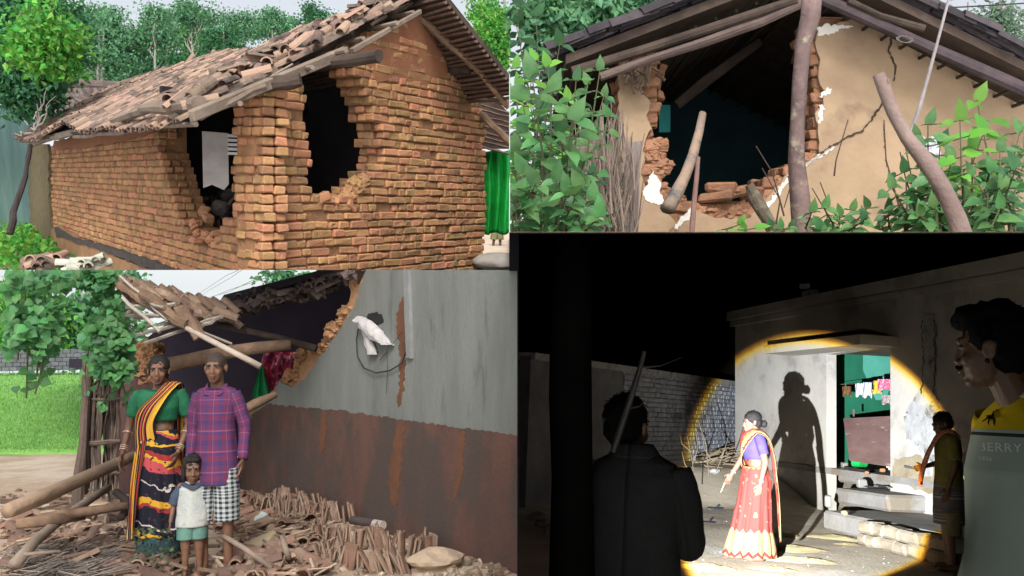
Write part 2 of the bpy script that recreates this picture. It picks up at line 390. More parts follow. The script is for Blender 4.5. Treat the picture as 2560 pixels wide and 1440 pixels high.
    def hand(s, mb, q, curl):
        w_, e_ = s.J['wri' + q], s.J['elb' + q]; d = (w_ - e_).normalized(); sg = -1 if q == 'L' else 1
        inn = V((-sg, 0, 0)); inn = (inn - d * inn.dot(d)).normalized(); fwd = inn.cross(d).normalized(); fwd = fwd if fwd.y > 0 else -fwd     # palm faces the thigh
        rot = Matrix((fwd, inn, d)).transposed(); s.ell(mb, w_ + d * .05, (.037, .015, .048), rot)
        for i in range(4):
            b = w_ + d * .082 + fwd * (.027 - i * .018); L_ = (.034, .040, .037, .029)[i]; c1 = curl * (.5 + .15 * i); d1 = (d * math.cos(c1) + inn * math.sin(c1)); d2 = (d * math.cos(c1 * 2.2) + inn * math.sin(c1 * 2.2)); d3 = (d * math.cos(c1 * 3) + inn * math.sin(c1 * 3))
            p1 = b + d1 * L_; p2 = p1 + d2 * L_ * .7; s.cap(mb, b, p1, .0092, .0085, 8); s.cap(mb, p1, p2, .0085, .0078, 8); s.cap(mb, p2, p2 + d3 * L_ * .5, .0078, .007, 8)
        b = w_ + d * .03 + fwd * .03; p1 = b + (d * .7 + fwd * .6 + inn * .25).normalized() * .036; s.cap(mb, b, p1, .013, .0105, 8); s.cap(mb, p1, p1 + (d * .9 + fwd * .2 + inn * .35).normalized() * .03, .0105, .008, 8)
        s.J['hand' + q] = w_ + d * .1
    def loft(s, name, m, rings, n=40, rows=None, fold=0, ff=9, mod=None, label=None, solid=.004):
        """rings: (x, y, z, rx, ry); grid with UV (u round from the back, v from the first ring up)."""
        mb = MB(); R_ = rings; nr = len(R_) - 1
        def f(u, v):
            t = v * nr; i = min(int(t), nr - 1); t -= i; t2 = t * t * (3 - 2 * t) * .5 + t * .5; a, b = R_[i], R_[i + 1]; q = [a[j] * (1 - t2) + b[j] * t2 for j in range(5)]
            an = u * 2 * PI - PI / 2; x_, y_, = q[0] + math.cos(an) * q[3], q[1] + math.sin(an) * q[4]; k = 1
            if fold: k = 1 + fold * noise.noise(V((math.cos(an) * 1.6, math.sin(an) * 1.6, q[2] * ff * .35))) + fold * .5 * noise.noise(V((math.cos(an) * 4, math.sin(an) * 4, q[2] * ff)))
            if mod: k *= 1 + mod(u, v)
            return s.T((q[0] + (x_ - q[0]) * k, q[1] + (y_ - q[1]) * k, q[2]))
        mb.grid(f, n, rows or nr * 5); o = mb.build(name, m, s.o, clip=False, smooth=True, label=label)
        if solid: md = o.modifiers.new('t', 'SOLIDIFY'); md.thickness = solid; md.offset = 1
        return o
    def sleeve(s, name, m, pts, rad, n=18, rows=None, fold=.12, label=None):
        pts = [V(p) for p in pts]; t_ = MB(); k = rows or (len(pts) - 1) * 6; P = []; Rr = []
        for j in range(k + 1):
            t = j / k * (len(pts) - 1); i = min(int(t), len(pts) - 2); t -= i; P.append(pts[i].lerp(pts[i + 1], t)); Rr.append(rad[i] * (1 - t) + rad[i + 1] * t)
        for i in range(1, k): P[i] = (P[i - 1] + P[i] * 2 + P[i + 1]) / 4
        t_.tube(P, Rr, n, cap=False); mb = MB()
        def f(u, v):
            i = int(round(u * n)) % n; j = int(round(v * k)); q = V(t_.v[j * n + i]); c = P[j]; q = c + (q - c) * (1 + fold * noise.noise(q * 14) + fold * .6 * noise.noise(V((q.x * 6, q.y * 6, q.z * 40)))); return s.T(q)
        mb.grid(f, n, k); o = mb.build(name, m, s.o, clip=False, smooth=True, label=label); md = o.modifiers.new('t', 'SOLIDIFY'); md.thickness = .003; md.offset = 1; return o
    def band(s, name, m, E1, E2, nu=14, nv=50, bulge=.02, rip=.008, label=None, rf=9):
        """Cloth between two edge polylines."""
        E1 = [V(p) for p in E1]; E2 = [V(p) for p in E2]; n = len(E1) - 1; mb = MB()
        def cat(E, t):
            t = t * n; i = min(int(t), n - 1); t -= i; p0, p1, p2, p3 = E[max(i - 1, 0)], E[i], E[i + 1], E[min(i + 2, n)]
            return .5 * ((2 * p1) + (p2 - p0) * t + (2 * p0 - 5 * p1 + 4 * p2 - p3) * t * t + (3 * p1 - p0 - 3 * p2 + p3) * t ** 3)
        def f(u, v):
            p = cat(E1, v).lerp(cat(E2, v), u); o_ = V((p.x * .6, p.y, 0)); o_ = o_.normalized() if o_.length > .01 else V((0, 1, 0))
            return s.T(p + o_ * (bulge * math.sin(PI * u) + rip * math.sin(u * rf * 2 + v * 3) ) + V((0, 0, .4)) * (bulge * math.sin(PI * u) if abs(p.y) < .06 and p.z > 1.3 else 0))
        mb.grid(f, nu, nv); o = mb.build(name, m, s.o, clip=False, smooth=True, label=label); md = o.modifiers.new('t', 'SOLIDIFY'); md.thickness = .004; md.offset = 1; return o
    def hair(s, kind='short', m=None, n=0):
        m = m or M_hair; x = MB(); hs = s.hs; e = lambda c, r, nz=.12: (lambda t: (t.blob((0, 0, 0), [a * hs for a in r], 3, nz, 5, rot=s.H), x.add([s.T(s.hp(c) + V(p)) for p in t.v], t.f)))(MB())
        if kind == 'shaved': e((0, -.0165, .0325), (.0748, .0948, .082), 0)
        else:
            e((0, -.024, .04), (.082, .098, .083)); e((0, -.05, -.01), (.076, .066, .075)); e((-.068, -.02, .01), (.012, .04, .045)); e((.068, -.02, .01), (.012, .04, .045))
        if kind == 'quiff': e((0, .045, .092), (.062, .052, .04), .3); e((0, .075, .085), (.045, .03, .028), .3); e((0, -.02, .08), (.075, .085, .06), .2)
        if kind == 'bun': e((0, -.135, -.035), (.045, .035, .042), .25)
        if kind == 'long': e((-.07, -.015, -.04), (.02, .045, .075), .3); e((.07, -.015, -.04), (.02, .045, .075), .3); e((0, .045, .08), (.06, .035, .025), .25)
        for _ in range(n):
            a = U(0, 2 * PI); b = U(-.1, 1) * PI / 2; d = V((math.cos(a) * math.cos(b), math.sin(a) * math.cos(b), math.sin(b)))
            if d.y > .5 and d.z < .75: continue
            p = s.hp((d.x * .079, d.y * .096 - .024, d.z * .082 + .04)); tg = V((U(-.5, .5), U(-.9, .2), U(-1, -.1))); tg = (tg - d * (tg.dot(d) - .18)).normalized(); leaf(x, s.T(p), s.Rz @ s.H @ tg, .024 * hs * s.k, .3)
        x.build('hair', m, s.o, clip=False, smooth=True)
    def bangles(s, q, ks, name='bangle', m=None):
        w_, e_ = s.J['wri' + q], s.J['elb' + q]; d = (e_ - w_).normalized(); a = d.cross(V((0, 1, 0.2))).normalized(); b = a.cross(d)
        for k in ks:
            x = MB(); r = .026 + k * .06; x.tube([s.T(w_ + d * k + (a * math.cos(t) + b * math.sin(t)) * r) for t in [i * PI / 8 for i in range(17)]], .0035, 5, cap=False); x.build(name, m or M_bangle, s.o, clip=False)
SHIRT = lambda r=1, z0=.78: [(0, 0, z0, .165 * r, .125 * r), (0, 0, .95, .152 * r, .115 * r), (0, 0, 1.1, .15 * r, .112 * r), (0, 0, 1.22, .16 * r, .115 * r), (0, -.005, 1.31, .172 * r, .10 * r), (0, -.01, 1.362, .152 * r, .082), (0, -.01, 1.375, .075, .062), (0, -.01, 1.385, .06, .056)]
# ================================================================ upper left: brick house with holes in its walls
M_brick = mat('brick_clay', (.43, .235, .115), (.34, .18, .09), 6, .95, .7, 40, isl=.2, hue=.014, c3=(.27, .165, .085), t3=.57, s3=2.2, isl2=(.41, .20, .105))
M_mud = mat('mud_mortar', (.30, .155, .08), (.19, .10, .052), 8, 1, .8, 30)
M_mudpl = mat('mud_plaster', (.30, .13, .07), (.25, .11, .06), 3, 1, .5, 25, c3=(.28, .12, .06), s3=3)
M_tile = mat('clay_tile', (.24, .165, .125), (.13, .10, .085), 5, .95, .5, 30, isl=.35, hue=.015, c3=(.08, .065, .055), t3=.56, s3=3, isl2=(.27, .175, .13))
M_wood = mat('grey_wood', (.24, .19, .15), (.15, .11, .085), 3, .9, .6, 12, stretch=(1, 1, 1), isl=.12)
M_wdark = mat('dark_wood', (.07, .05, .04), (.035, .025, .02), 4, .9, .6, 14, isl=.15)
M_log = mat('bark_log', (.24, .155, .10), (.13, .085, .06), 5, .95, .8, 22, isl=.1)
M_shade = mat('shaded_room', (.028, .025, .028), (.018, .016, .02), 2, 1, .3)  # near-black so the rooms stay dark; their shade is put into the colour
M_soil = mat('dry_soil', (.33, .24, .17), (.25, .18, .12), 1.5, 1, .5, 15)
M_leafd = mat('leaf_dark', (.065, .21, .085), (.04, .14, .06), 2, .6, 0, isl=.45, hue=.03, trans=.35)
M_leafy = mat('leaf_bright', (.15, .42, .06), (.08, .28, .05), 2, .55, 0, isl=.4, hue=.03, trans=.4)
M_leafb = mat('leaf_blue', (.13, .31, .15), (.075, .20, .095), 2, .6, 0, isl=.4, hue=.03, trans=.35)  # haze of the far trees is put into this paler leaf green
M_trunk = mat('pale_trunk', (.33, .31, .27), (.2, .18, .16), 3, .9, .4, 10)
def vpdir(st, vx, vy=None):
    d = st.ray(vx, vy if vy is not None else st.proj(V((0, 1, 0)) * 5)[1]); d.z = 0; return d.normalized()
gz = -1.5
Cn = TL.L(652, 455, 7.2); Cn.z = 0
dL = vpdir(TL, -300); dR = vpdir(TL, 2550)
nL = V((dL.y, -dL.x, 0)); nL = nL if nL.dot(Cn) < 0 else -nL
nR = V((dR.y, -dR.x, 0)); nR = nR if nR.dot(Cn) < 0 else -nR
def WL(px, py): return TL.W(px, py, Cn, nL)
def WR(px, py): return TL.W(px, py, Cn, nR)
house = thing('brick_house', 'orange brick house with two ragged holes in its walls and a sagging tiled roof', 'house', TL, V((Cn.x, Cn.y, gz)))
holeL = [(392, 200), (394, 300), (396, 372), (406, 410), (418, 440), (424, 470), (436, 505), (446, 540), (462, 565), (480, 600), (520, 612), (546, 606), (556, 555), (584, 540), (592, 500), (580, 430), (588, 400), (612, 375), (608, 300), (606, 180)]
holeR = [(752, 130), (762, 260), (760, 330), (776, 400), (758, 440), (772, 478), (800, 496), (846, 500), (880, 488), (900, 462), (935, 446), (958, 415), (962, 380), (944, 360), (962, 335), (938, 295), (922, 245), (898, 200), (876, 165), (866, 130)]
outL = [(60, 372), (140, 362), (300, 322), (372, 300), (446, 288), (612, 222), (652, 215), (700, 215), (700, 700), (60, 700)]
outR = [(600, 222), (770, 222), (800, 150), (870, 120), (1046, 40), (1110, 120), (1120, 188), (1174, 195), (1208, 300), (1212, 700), (600, 700)]
b1, m1 = MB(), MB()
sm = lambda p: (p - Cn).length
bricks(TL, Cn, dL, nL, -.05, sm(WL(78, 455)), -1.5, 1.7, lambda x, y: pip(x, y, outL) and not pip(x, y, holeL) and y < 700, b1, m1, dep=.05, out=.014, lens=(.24, .24, .12, .13, .18), bh=.034, lay3=False, mo0=.34)
b1.build('brick_wall', M_brick, house); m1.build('mortar', M_mud, house)
b2, m2 = MB(), MB()
bricks(TL, Cn, dR, nR, .03, sm(WR(1212, 455)), -1.5, 2.1, lambda x, y: pip(x, y, outR) and not pip(x, y, holeR) and y < 700, b2, m2, dep=.05, out=.016, miss=.03, lens=(.25, .25, .12, .12, .17), bh=.034)
b2.build('brick_wall', M_brick, house); m2.build('mortar', M_mud, house)
# loose bricks and earth sitting in the lower lip of the openings
lb = MB()
lbR = MB(); lbL = MB(); lb = lbR
for (x, y, k) in ((812, 492, 0), (835, 500, 0), (790, 498, 0), (858, 502, 0), (872, 492, 0), (892, 478, 0), (905, 462, 0), (880, 515, 0), (820, 512, 0)):
    p = WR(x, y) - nR * U(.02, .16); rt = Matrix.Rotation(U(-.8, .8), 3, nR) @ Matrix.Rotation(U(-.5, .5), 3, 'Z')
    lb.box(p, rt @ dR * U(.05, .09), rt @ nR * .05, rt @ V((0, 0, .033)), ch=.012, jit=.01)
lb = lbL
for (x, y) in ((500, 545), (520, 585), (545, 600), (490, 530), (560, 575)):
    p = WL(x, y) - nL * U(.0, .14); rt = Matrix.Rotation(U(-.6, .6), 3, nL) @ Matrix.Rotation(U(-.5, .5), 3, 'Z')
    lb = MB(); lb.box(p, rt @ dL * U(.05, .09), rt @ nL * .05, rt @ V((0, 0, .033)), ch=.012, jit=.01); lb.build('loose_brick', M_brick, house)
lb = lbR
for (x, y, r) in ((900, 468, .09), (885, 490, .08), (920, 452, .07), (865, 505, .06), (800, 505, .07), (915, 500, .05)):
    lb.blob(WR(x, y) - nR * .06, r, 3, .5, 3)
lb = lbL
for (x, y, r) in ((500, 590, .05), (515, 600, .06), (480, 585, .05), (470, 560, .05), (590, 580, .05)): lb = MB(); lb.blob(WL(x, y) - nL * .06, r, 3, .5, 3); lb.build('earth_clod', M_brick, house)
lbR.build('broken_lip', M_brick, house)
# smooth earth plaster on the gable and near the eaves
def plate(st, wf, n, poly, th, nj=10, amp=3):
    mb = MB(); pts = []
    for i in range(len(poly)):
        a, b = V((*poly[i], 0)), V((*poly[(i + 1) % len(poly)], 0)); k = max(1, int((b - a).length / nj))
        for j in range(k): q = a.lerp(b, j / k); pts.append((q.x + U(-amp, amp), q.y + U(-amp, amp)))
    mb.slab([wf(*q) + n * th for q in pts], -n * th); return mb
plate(TL, WR, nR, [(880, 122), (962, 75), (1046, 38), (1112, 120), (1118, 182), (1060, 215), (1000, 195), (945, 206), (920, 160)], .004).build('earth_plaster', M_mudpl, house)
plate(TL, WL, nL, [(138, 352), (250, 330), (372, 300), (392, 292), (388, 330), (330, 352), (240, 366), (140, 378)], .03).build('earth_plaster', M_mudpl, house)
plate(TL, WL, nL, [(150, 560), (190, 585), (210, 600), (300, 640), (400, 680), (60, 690), (90, 600), (130, 580)], .045).build('earth_plaster', mat('low_plaster', (.32, .17, .08), (.22, .13, .07), 4, 1, .5, 20), house)
plate(TL, WL, nL, [(142, 566), (170, 578), (196, 596), (230, 604), (300, 622), (392, 652), (450, 678), (400, 676), (300, 640), (200, 606), (150, 590)], .06).build('damp_course', mat('damp_stone', (.075, .065, .06), (.05, .04, .038), 9, 1, .8, 30), house)
plate(TL, WL, nL, [(78, 362), (128, 362), (130, 480), (138, 600), (80, 600)], .05, 14).build('buttress', mat('mossy_brick', (.17, .13, .07), (.11, .09, .05), 9, 1, .9, 40), house)
# roof
A = TL.L(50, 348, 15.2); Bp = TL.L(478, 292, 6.5); Cp = TL.L(1078, -12, 8.7); D = A + (Cp - Bp); Dp = TL.L(305, 215, TL.depth(D)); D = Dp
rn = (Bp - A).cross(Cp - A).normalized(); rn = rn if rn.z > 0 else -rn
def RQ(u, v): return (A.lerp(Bp, u)).lerp(D.lerp(Cp, u), v)     # u along the eave, v up the slope
tl = MB(); nu, nv = 112, 24; slope = (Cp - Bp).normalized()
for i in range(nu):
    for j in range(nv):
        u = (i + .5 + U(-.12, .12)) / nu; v = (j + .35 + U(-.12, .12)) / nv
        if u > .90 and random.random() < .28: continue
        sag = V((0, 0, -.10 * math.sin(u * 9) * (1 - v) - .12 * math.exp(-((u - .62) / .08) ** 2)))
        p = RQ(u, v) + sag + rn * (.045 + U(-.012, .02))
        d = (slope + V((U(-.05, .05), U(-.05, .05), U(-.03, .03)))).normalized()
        if random.random() < (.015 + .12 * max(0, u - .75) * 4): d = (slope + V((U(-.7, .7), U(-.7, .7), U(-.2, .2)))).normalized(); p += rn * .03
        tl.tile(p - d * 0, -d, rn, .11, U(.040, .052), 5, .011, taper=.82)
for _ in range(120):     # loose piles along the broken front edge of the roof
    v = U(.02, .98); u = U(.90, 1.0); d = (slope * U(.4, 1) + (Bp - A).normalized() * U(-.9, .6) + V((0, 0, U(-.2, .3)))).normalized()
    tl.tile(RQ(u, v) + rn * U(.05, .14), d, rn + V((U(-.8, .8), U(-.8, .8), 0)), U(.10, .14), .05, 6, .011)
roof = tl.build('roof', M_tile, house, smooth=False)
sl = MB(); sl.slab([RQ(0, 0), RQ(.97, 0), RQ(.97, 1), RQ(0, 1)], -rn * .05); sl.build('roof_boarding', M_wdark, house)
bt = MB()
for k in range(9):
    v = k / 8; bt.tube(jl(RQ(.5, v) - rn * .06, RQ(1.01 + U(-.02, .02), v) - rn * .06, 6, .015), .022, 6)
for k in range(40):      # split sticks sticking out of the front edge
    v = U(.0, 1); p = RQ(U(.93, 1.0), v) + rn * U(-.03, .06); q = p + slope * U(.25, .6) + (Bp - A).normalized() * U(-.1, .12) + rn * U(-.03, .05); bt.tube(jl(p, q, 3, .012), U(.008, .02), 5)
bt.build('batten', M_wood, house)
bg_ = MB(); E1 = TL.L(478, 292, 6.35); E2 = TL.L(868, 128, 7.7); E3 = TL.L(1040, 30, 8.55)
bg_.box((E1 + E2) / 2, (E2 - E1) / 2, (E2 - E1).normalized().cross(nR).normalized() * .045, nR * .03, ch=.008, jit=.006)
bg_.build('barge_board', M_wood, house)
b3 = MB(); b3.box((E2 + E3) / 2 + nR * .05, (E3 - E2) / 2, (E3 - E2).normalized().cross(nR).normalized() * .02, nR * .025, ch=.006, jit=.004); b3.build('barge_board', M_wood, house); b3 = MB()
b3.tube(jl(TL.L(500, 292, 6.42), TL.L(660, 215, 6.9), 5, .01), .03, 8); b3.build('barge_board', M_wood, house)
e_ = MB(); e_.tube(jl(TL.L(80, 362, 14.6), TL.L(372, 272, 7.6), 10, .03), .045, 7, wob=.3); e_.tube(jl(TL.L(355, 272, 7.3), TL.L(500, 262, 6.5), 4, .01), [.04, .05, .06, .06, .07], 9); e_.build('eave_pole', M_wood, house)
# wall-plate logs that poke out through the gable
for (x0, y0, x1, y1, d0, d1, r, m_) in ((640, 215, 752, 200, 7.0, 7.0, .06, M_wdark), (735, 172, 948, 140, 7.9, 7.2, .055, M_wdark), (1118, 176, 1180, 176, 9.5, 9.2, .05, M_wdark)):
    g = MB(); g.tube(jl(TL.L(x0, y0, d0), TL.L(x1, y1, d1), 4, .008), [r * 1.05, r, r, r * .98, r * .94], 10, wob=.2); g.build('roof_beam', m_, house, smooth=False)
# right slope, seen from below
T0 = TL.L(1075, -5, 8.5); T1 = TL.L(1285, 215, 9.3); back = (V(T0) - Cn).dot(V((0, 1, 0))); bd = dL * 3.5
U0 = TL.L(1030, 25, 8.75); rs = MB(); offs = V((0, 0, 0))
q0, q1 = TL.L(1105, -12, 8.4), TL.L(1300, 235, 9.0); q2, q3 = q1 + dL * 5, q0 + dL * 5
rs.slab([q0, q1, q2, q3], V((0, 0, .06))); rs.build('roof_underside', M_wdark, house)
rb = MB()
for k in range(22):
    t = k / 21; a = q0.lerp(q1, t) - V((0, 0, .02)); rb.tube(jl(a, a + dL * 4.6, 8, .015), .018, 5)
rb.build('bamboo_lath', mat('brown_lath', (.16, .10, .07), (.08, .05, .04), 6, .9, .4), house)
for (x0, y0, x1, y1, d0, d1, r) in ((1042, 38, 1185, 165, 8.9, 9.1, .045), (1185, 165, 1272, 268, 9.1, 9.3, .035), (1205, 288, 1285, 362, 10.0, 9.6, .045), (1130, 200, 1285, 262, 9.9, 9.5, .05)):
    g = MB(); g.tube(jl(TL.L(x0, y0, d0), TL.L(x1, y1, d1), 5, .012), r, 8, wob=.2); g.build('rafter', M_log, house)
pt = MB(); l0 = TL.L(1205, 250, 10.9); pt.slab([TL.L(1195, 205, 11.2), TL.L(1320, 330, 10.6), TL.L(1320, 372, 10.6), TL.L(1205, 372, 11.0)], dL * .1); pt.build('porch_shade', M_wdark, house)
lt = MB()
for k in range(9): y = 262 + k * 13; lt.tube(jl(TL.L(1205, y, 10.8 - k * .03), TL.L(1300, y + 26, 10.3 - k * .03), 4, .012), .014, 5)
lt.build('bamboo_lath', MATS['brown_lath'], house)
# dark room behind the openings
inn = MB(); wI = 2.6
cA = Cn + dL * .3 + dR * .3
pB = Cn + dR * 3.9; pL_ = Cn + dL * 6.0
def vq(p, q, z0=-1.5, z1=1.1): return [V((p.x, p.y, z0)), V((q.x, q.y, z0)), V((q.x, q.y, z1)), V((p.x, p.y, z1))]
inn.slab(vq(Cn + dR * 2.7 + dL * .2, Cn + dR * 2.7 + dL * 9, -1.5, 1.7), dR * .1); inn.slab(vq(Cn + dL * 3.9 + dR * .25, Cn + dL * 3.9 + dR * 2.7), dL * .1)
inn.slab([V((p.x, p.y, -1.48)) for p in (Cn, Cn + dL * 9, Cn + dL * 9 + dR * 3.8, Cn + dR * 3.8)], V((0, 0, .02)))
inn.build('inner_wall', M_shade, house)
iw = MB(); pz = [TL.L(505, 328, 9.2), TL.L(570, 333, 9.2), TL.L(572, 460, 9.2), TL.L(560, 475, 9.2), TL.L(530, 462, 9.2), TL.L(508, 470, 9.2)]
iw.slab(pz, V((0, .06, 0))); iw.build('whitewashed_partition', mat('dull_white', (.5, .46, .44), (.38, .34, .33), 4, .9, .2), house)
wnd = MB()
for k in range(5): wnd.box(TL.L(583, 340 + k * 11, 9.1), V((.055, 0, 0)), V((0, .03, 0)), V((0, 0, .014)))
wnd.build('window_louvre', mat('pale_louvre', (.8, .78, .76), (.6, .6, .6), 4, .7, 0), house)
dbr = MB()
for k in range(30):
    p = TL.L(U(515, 590), U(475, 560), U(9.6, 10.6)); q = p + V((U(-.25, .25), U(-.2, .4), U(-.1, .15))); dbr.tube([p, q], U(.012, .035), 6)
for k in range(10): dbr.blob(TL.L(U(515, 590), U(490, 560), U(9.6, 10.6)), U(.05, .10), 2, .4)
dbr.build('fallen_timber', mat('dim_timber', (.10, .085, .075), (.05, .04, .035), 5, .9, .4), house)
# things beside the brick house
def single(mb, name, m, st, label, cat, loc=None, group=None, **k):
    return mb.build(name, m, None, st, loc, label=label, cat=cat, group=group, **k)
# neighbour's house
g_ = TL.G(60, 660, gz); nb = thing('neighbour_house', 'pale turquoise house with weathered tile roof behind the brick house', 'house', TL, TL.L(45, 560, 19))
x = MB(); x.slab([TL.L(-30, 262, 17.5), TL.L(76, 275, 18.6), TL.L(80, 585, 18.6), TL.L(-30, 560, 17.5)], V((0, .25, 0)))
x.build('wall', mat('turquoise_wash', (.30, .50, .48), (.20, .36, .35), 1.5, .9, .25, 8, stretch=(3, 3, .4)), nb)
a, b, c, d = TL.L(62, 226, 19), TL.L(300, 222, 20), TL.L(320, 330, 17.4), TL.L(112, 300, 17.2)
x = MB(); n2 = (b - a).cross(d - a).normalized(); n2 = n2 if n2.z > 0 else -n2
for i in range(24):
    for j in range(12):
        u = (i + .5 + U(-.1, .1)) / 24; v = (j + .5) / 12; p = a.lerp(b, u).lerp(d.lerp(c, u), v); x.tile(p, (d - a) + V((U(-.1, .1), 0, 0)), n2, .17, .085, 5, .02)
x.build('roof', mat('dark_tile', (.14, .10, .09), (.075, .06, .055), 5, .95, .4, isl=.5), nb)
x = MB(); x.slab([a, b, c, d], -n2 * .08); x.build('roof_boarding', M_wdark, nb)
x = MB(); x.tube([TL.L(60, 212, 19), TL.L(180, 212, 19.4), TL.L(305, 220, 20)], .12, 8, wob=.3); x.build('roof_ridge', MATS['dark_tile'], nb)
x = MB(); x.tube(jl(TL.L(76, 362, 13.4), TL.L(24, 585, 12.6), 8, .03), [.035, .035, .03, .04, .04, .045, .045, .05, .05], 7, wob=.2)
single(x, 'leaning_pole', mat('black_branch', (.045, .035, .035), None, 5, .9, .4), TL, 'thin dark crooked pole leaning against the turquoise wall under the eave', 'pole', TL.L(24, 590, 12.6))
x = MB(); p0 = TL.L(86, 330, 13.8)
for (ex, ey) in ((118, 218), (100, 245), (140, 240), (30, 335), (92, 260), (125, 262), (60, 300)): x.tube(jl(p0, TL.L(ex, ey, 13.6), 6, .05), [.02, .018, .016, .013, .01, .008, .005], 5)
single(x, 'dry_branch', M_trunk, TL, 'bare grey twiggy branch lying on the far corner of the tiled eave', 'branch', p0)
x = MB()
def tarpf(u, v):
    q0 = TL.L(1208 + u * 90, 376 + v * 208 + 3 * math.sin(u * 14), 11.2); return q0 + V((0, .05 * math.sin(u * 26 + v * 2) + .02 * math.sin(v * 9 + u * 30), 0))
x.grid(tarpf, 40, 20)
M_tarp = mat('green_tarp', (.01, .38, .05), (.008, .27, .04), 3, .5, .2, 20)
tp = single(x, 'green_tarpaulin', M_tarp, TL, 'bright green cloth sheet hanging beside the brick wall under the porch', 'tarpaulin', smooth=True); md = tp.modifiers.new('t', 'SOLIDIFY'); md.thickness = .01
x = MB(); x.slab([TL.G(1150, 575, gz), TL.G(1400, 575, gz), TL.L(1400, 680, 13), TL.L(1150, 680, 13)], V((0, 0, -.05)))
x.build('path', mat('pale_path', (.62, .5, .38), (.5, .4, .3), 3, 1, .3), None, TL, kind='structure')
x = MB(); x.blob(TL.L(1250, 655, 10.2), (.32, .3, .11), 3, .12)
single(x, 'flat_boulder', mat('grey_stone', (.33, .31, .28), (.24, .22, .2), 3, .95, .4, 20), TL, 'smooth grey boulder on the path at the right of the brick wall', 'boulder', smooth=True)
x = MB(); gp = lambda px, py: TL.G(px, py, gz)
x.slab([TL.G(-60, 560, gz), TL.G(640, 560, gz), TL.G(640, 690, gz), TL.G(-60, 690, gz)], V((0, 0, -.05)))
x.build('ground', M_soil, None, TL, kind='structure')
# weeds at the foot of the wall
x = MB()
for _ in range(2600):
    px = U(-10, 150) if random.random() < .75 else U(60, 250); t = U(0, 1); py = 575 + t * 110; p = TL.G(px, py, gz)
    if px > 120 and py < 630: continue
    hgt = U(0, .55) * (1 - .6 * max(0, min(1, (px - 60) / 120))); leaf(x, V((p.x, p.y, gz + hgt)), V((U(-1, 1), U(-1, 1), U(-.2, .7))), U(.06, .14), 1.5)
x.build('weeds', M_leafy, None, TL, kind='stuff', label='low bright green weeds under the turquoise wall')
def tilestack(px0, px1, py, d, n, m, name, label, cat, rr=.06):
    x = MB()
    for i in range(n):
        a = U(-.35, .35); x.tile(TL.L(U(px0, px1), py - U(0, 30) * (1 - abs((i / n) - .5)), d + U(-.2, .2)), V((U(-.4, .4), 1, U(-.1, .2))) if i % 2 else V((1, U(-.6, .6), U(-.1, .5))), V((0, -.3, 1)), .15, rr, 7, .014, 1)
    return single(x, name, m, TL, label, cat)
tilestack(88, 160, 668, 9.6, 26, M_tile, 'tile_pile', 'small heap of brown roof tiles on the ground below the brick wall', 'tile pile')
tilestack(178, 250, 672, 9.2, 24, mat('pale_tile', (.5, .5, .42), (.36, .36, .3), 5, .95, .4), 'tile_pile', 'small heap of whitish roof tiles beside the brown heap', 'tile pile', .05)
# trees
def tree(st, name, label, base, h, crown, n, size, m, trunk_r=.09, tm=None, group=None, lean=0, forks=4, cat='tree', top=None):
    base = V(base); t = thing(name, label, cat, st, base, group); tb = MB(); tp_ = top or (base + V((lean, 0, h)))
    tb.tube(jl(base, tp_, 8, trunk_r * .9), [trunk_r * (1 - .08 * i) for i in range(9)], 7)
    for (c, r) in crown[:12]:
        for _ in range(forks):
            s0 = base.lerp(tp_, U(.35, .9)); e = V(c) + V((U(-1, 1) * r[0], U(-1, 1) * r[1], U(-1, 1) * r[2])) * .7; tb.tube(jl(s0, e, 5, .12), [trunk_r * k for k in (.4, .32, .24, .18, .12, .06)], 5, cap=False)
    tb.build('trunk', tm or M_trunk, t)
    lm = MB(); tot = sum(r[0] * r[2] for c, r in crown)
    for (c, r) in crown: leaves(lm, c, r, int(n * r[0] * r[2] / tot), size, st)
    lm.build('crown', m, t, clip=False); return t
def cr(st, px, py, d, rx, rz, ry=None):
    return (st.L(px, py, d), (rx * d / F, (ry or .6 * max(rx, rz)) * d / F, rz * d / F))
tree(TL, 'broadleaf_tree', 'dark broad-leaved tree at the left above the turquoise house', TL.L(-60, 470, 17), 5, [cr(TL, 60, 60, 14, 100, 110), cr(TL, 30, 190, 14, 70, 90), cr(TL, 110, 150, 14.5, 60, 70), cr(TL, 90, 250, 15.5, 45, 40), cr(TL, 150, 90, 15, 40, 80)], 20000, .105, M_leafd, .12, group=None)
tree(TL, 'broadleaf_tree', 'brighter green leafy branches hanging in front of the dark tree', TL.L(90, 300, 15.5), 3, [cr(TL, 110, 70, 12.5, 60, 70), cr(TL, 60, 130, 12.5, 70, 40), cr(TL, 150, 120, 13, 40, 60)], 2600, .10, M_leafy, .05)
tk = MB(); tr_ = [((168, 0), (176, 90), (180, 205)), ((192, 0), (190, 60), (180, 205)), ((205, 90), (192, 150), (180, 205))]
sp_ = thing('slender_tree', 'tall pale slender trunk behind the neighbour roof with thin forks', 'tree', TL, TL.L(180, 300, 24))
for (a_, b_, c_) in tr_: tk.tube([TL.L(*a_, 24), TL.L(*b_, 24), TL.L(*c_, 24), TL.L(181, 300, 24)], [.035, .05, .06, .08], 6)
tk.build('trunk', mat('white_bark', (.55, .57, .52), (.4, .42, .4), 3, .9, .3), sp_)
lm = MB(); leaves(lm, TL.L(185, 60, 24), (.9, .6, 1.2), 500, .12, TL); lm.build('crown', M_leafb, sp_, clip=False)
TS = [(250, 90, 110, 110), (330, 160, 90, 60), (390, 70, 70, 70), (470, 120, 80, 80), (560, 110, 70, 60), (600, 60, 80, 45), (680, 60, 50, 40), (770, 40, 50, 45), (480, 30, 90, 40), (260, 170, 90, 55), (420, 165, 90, 45)]
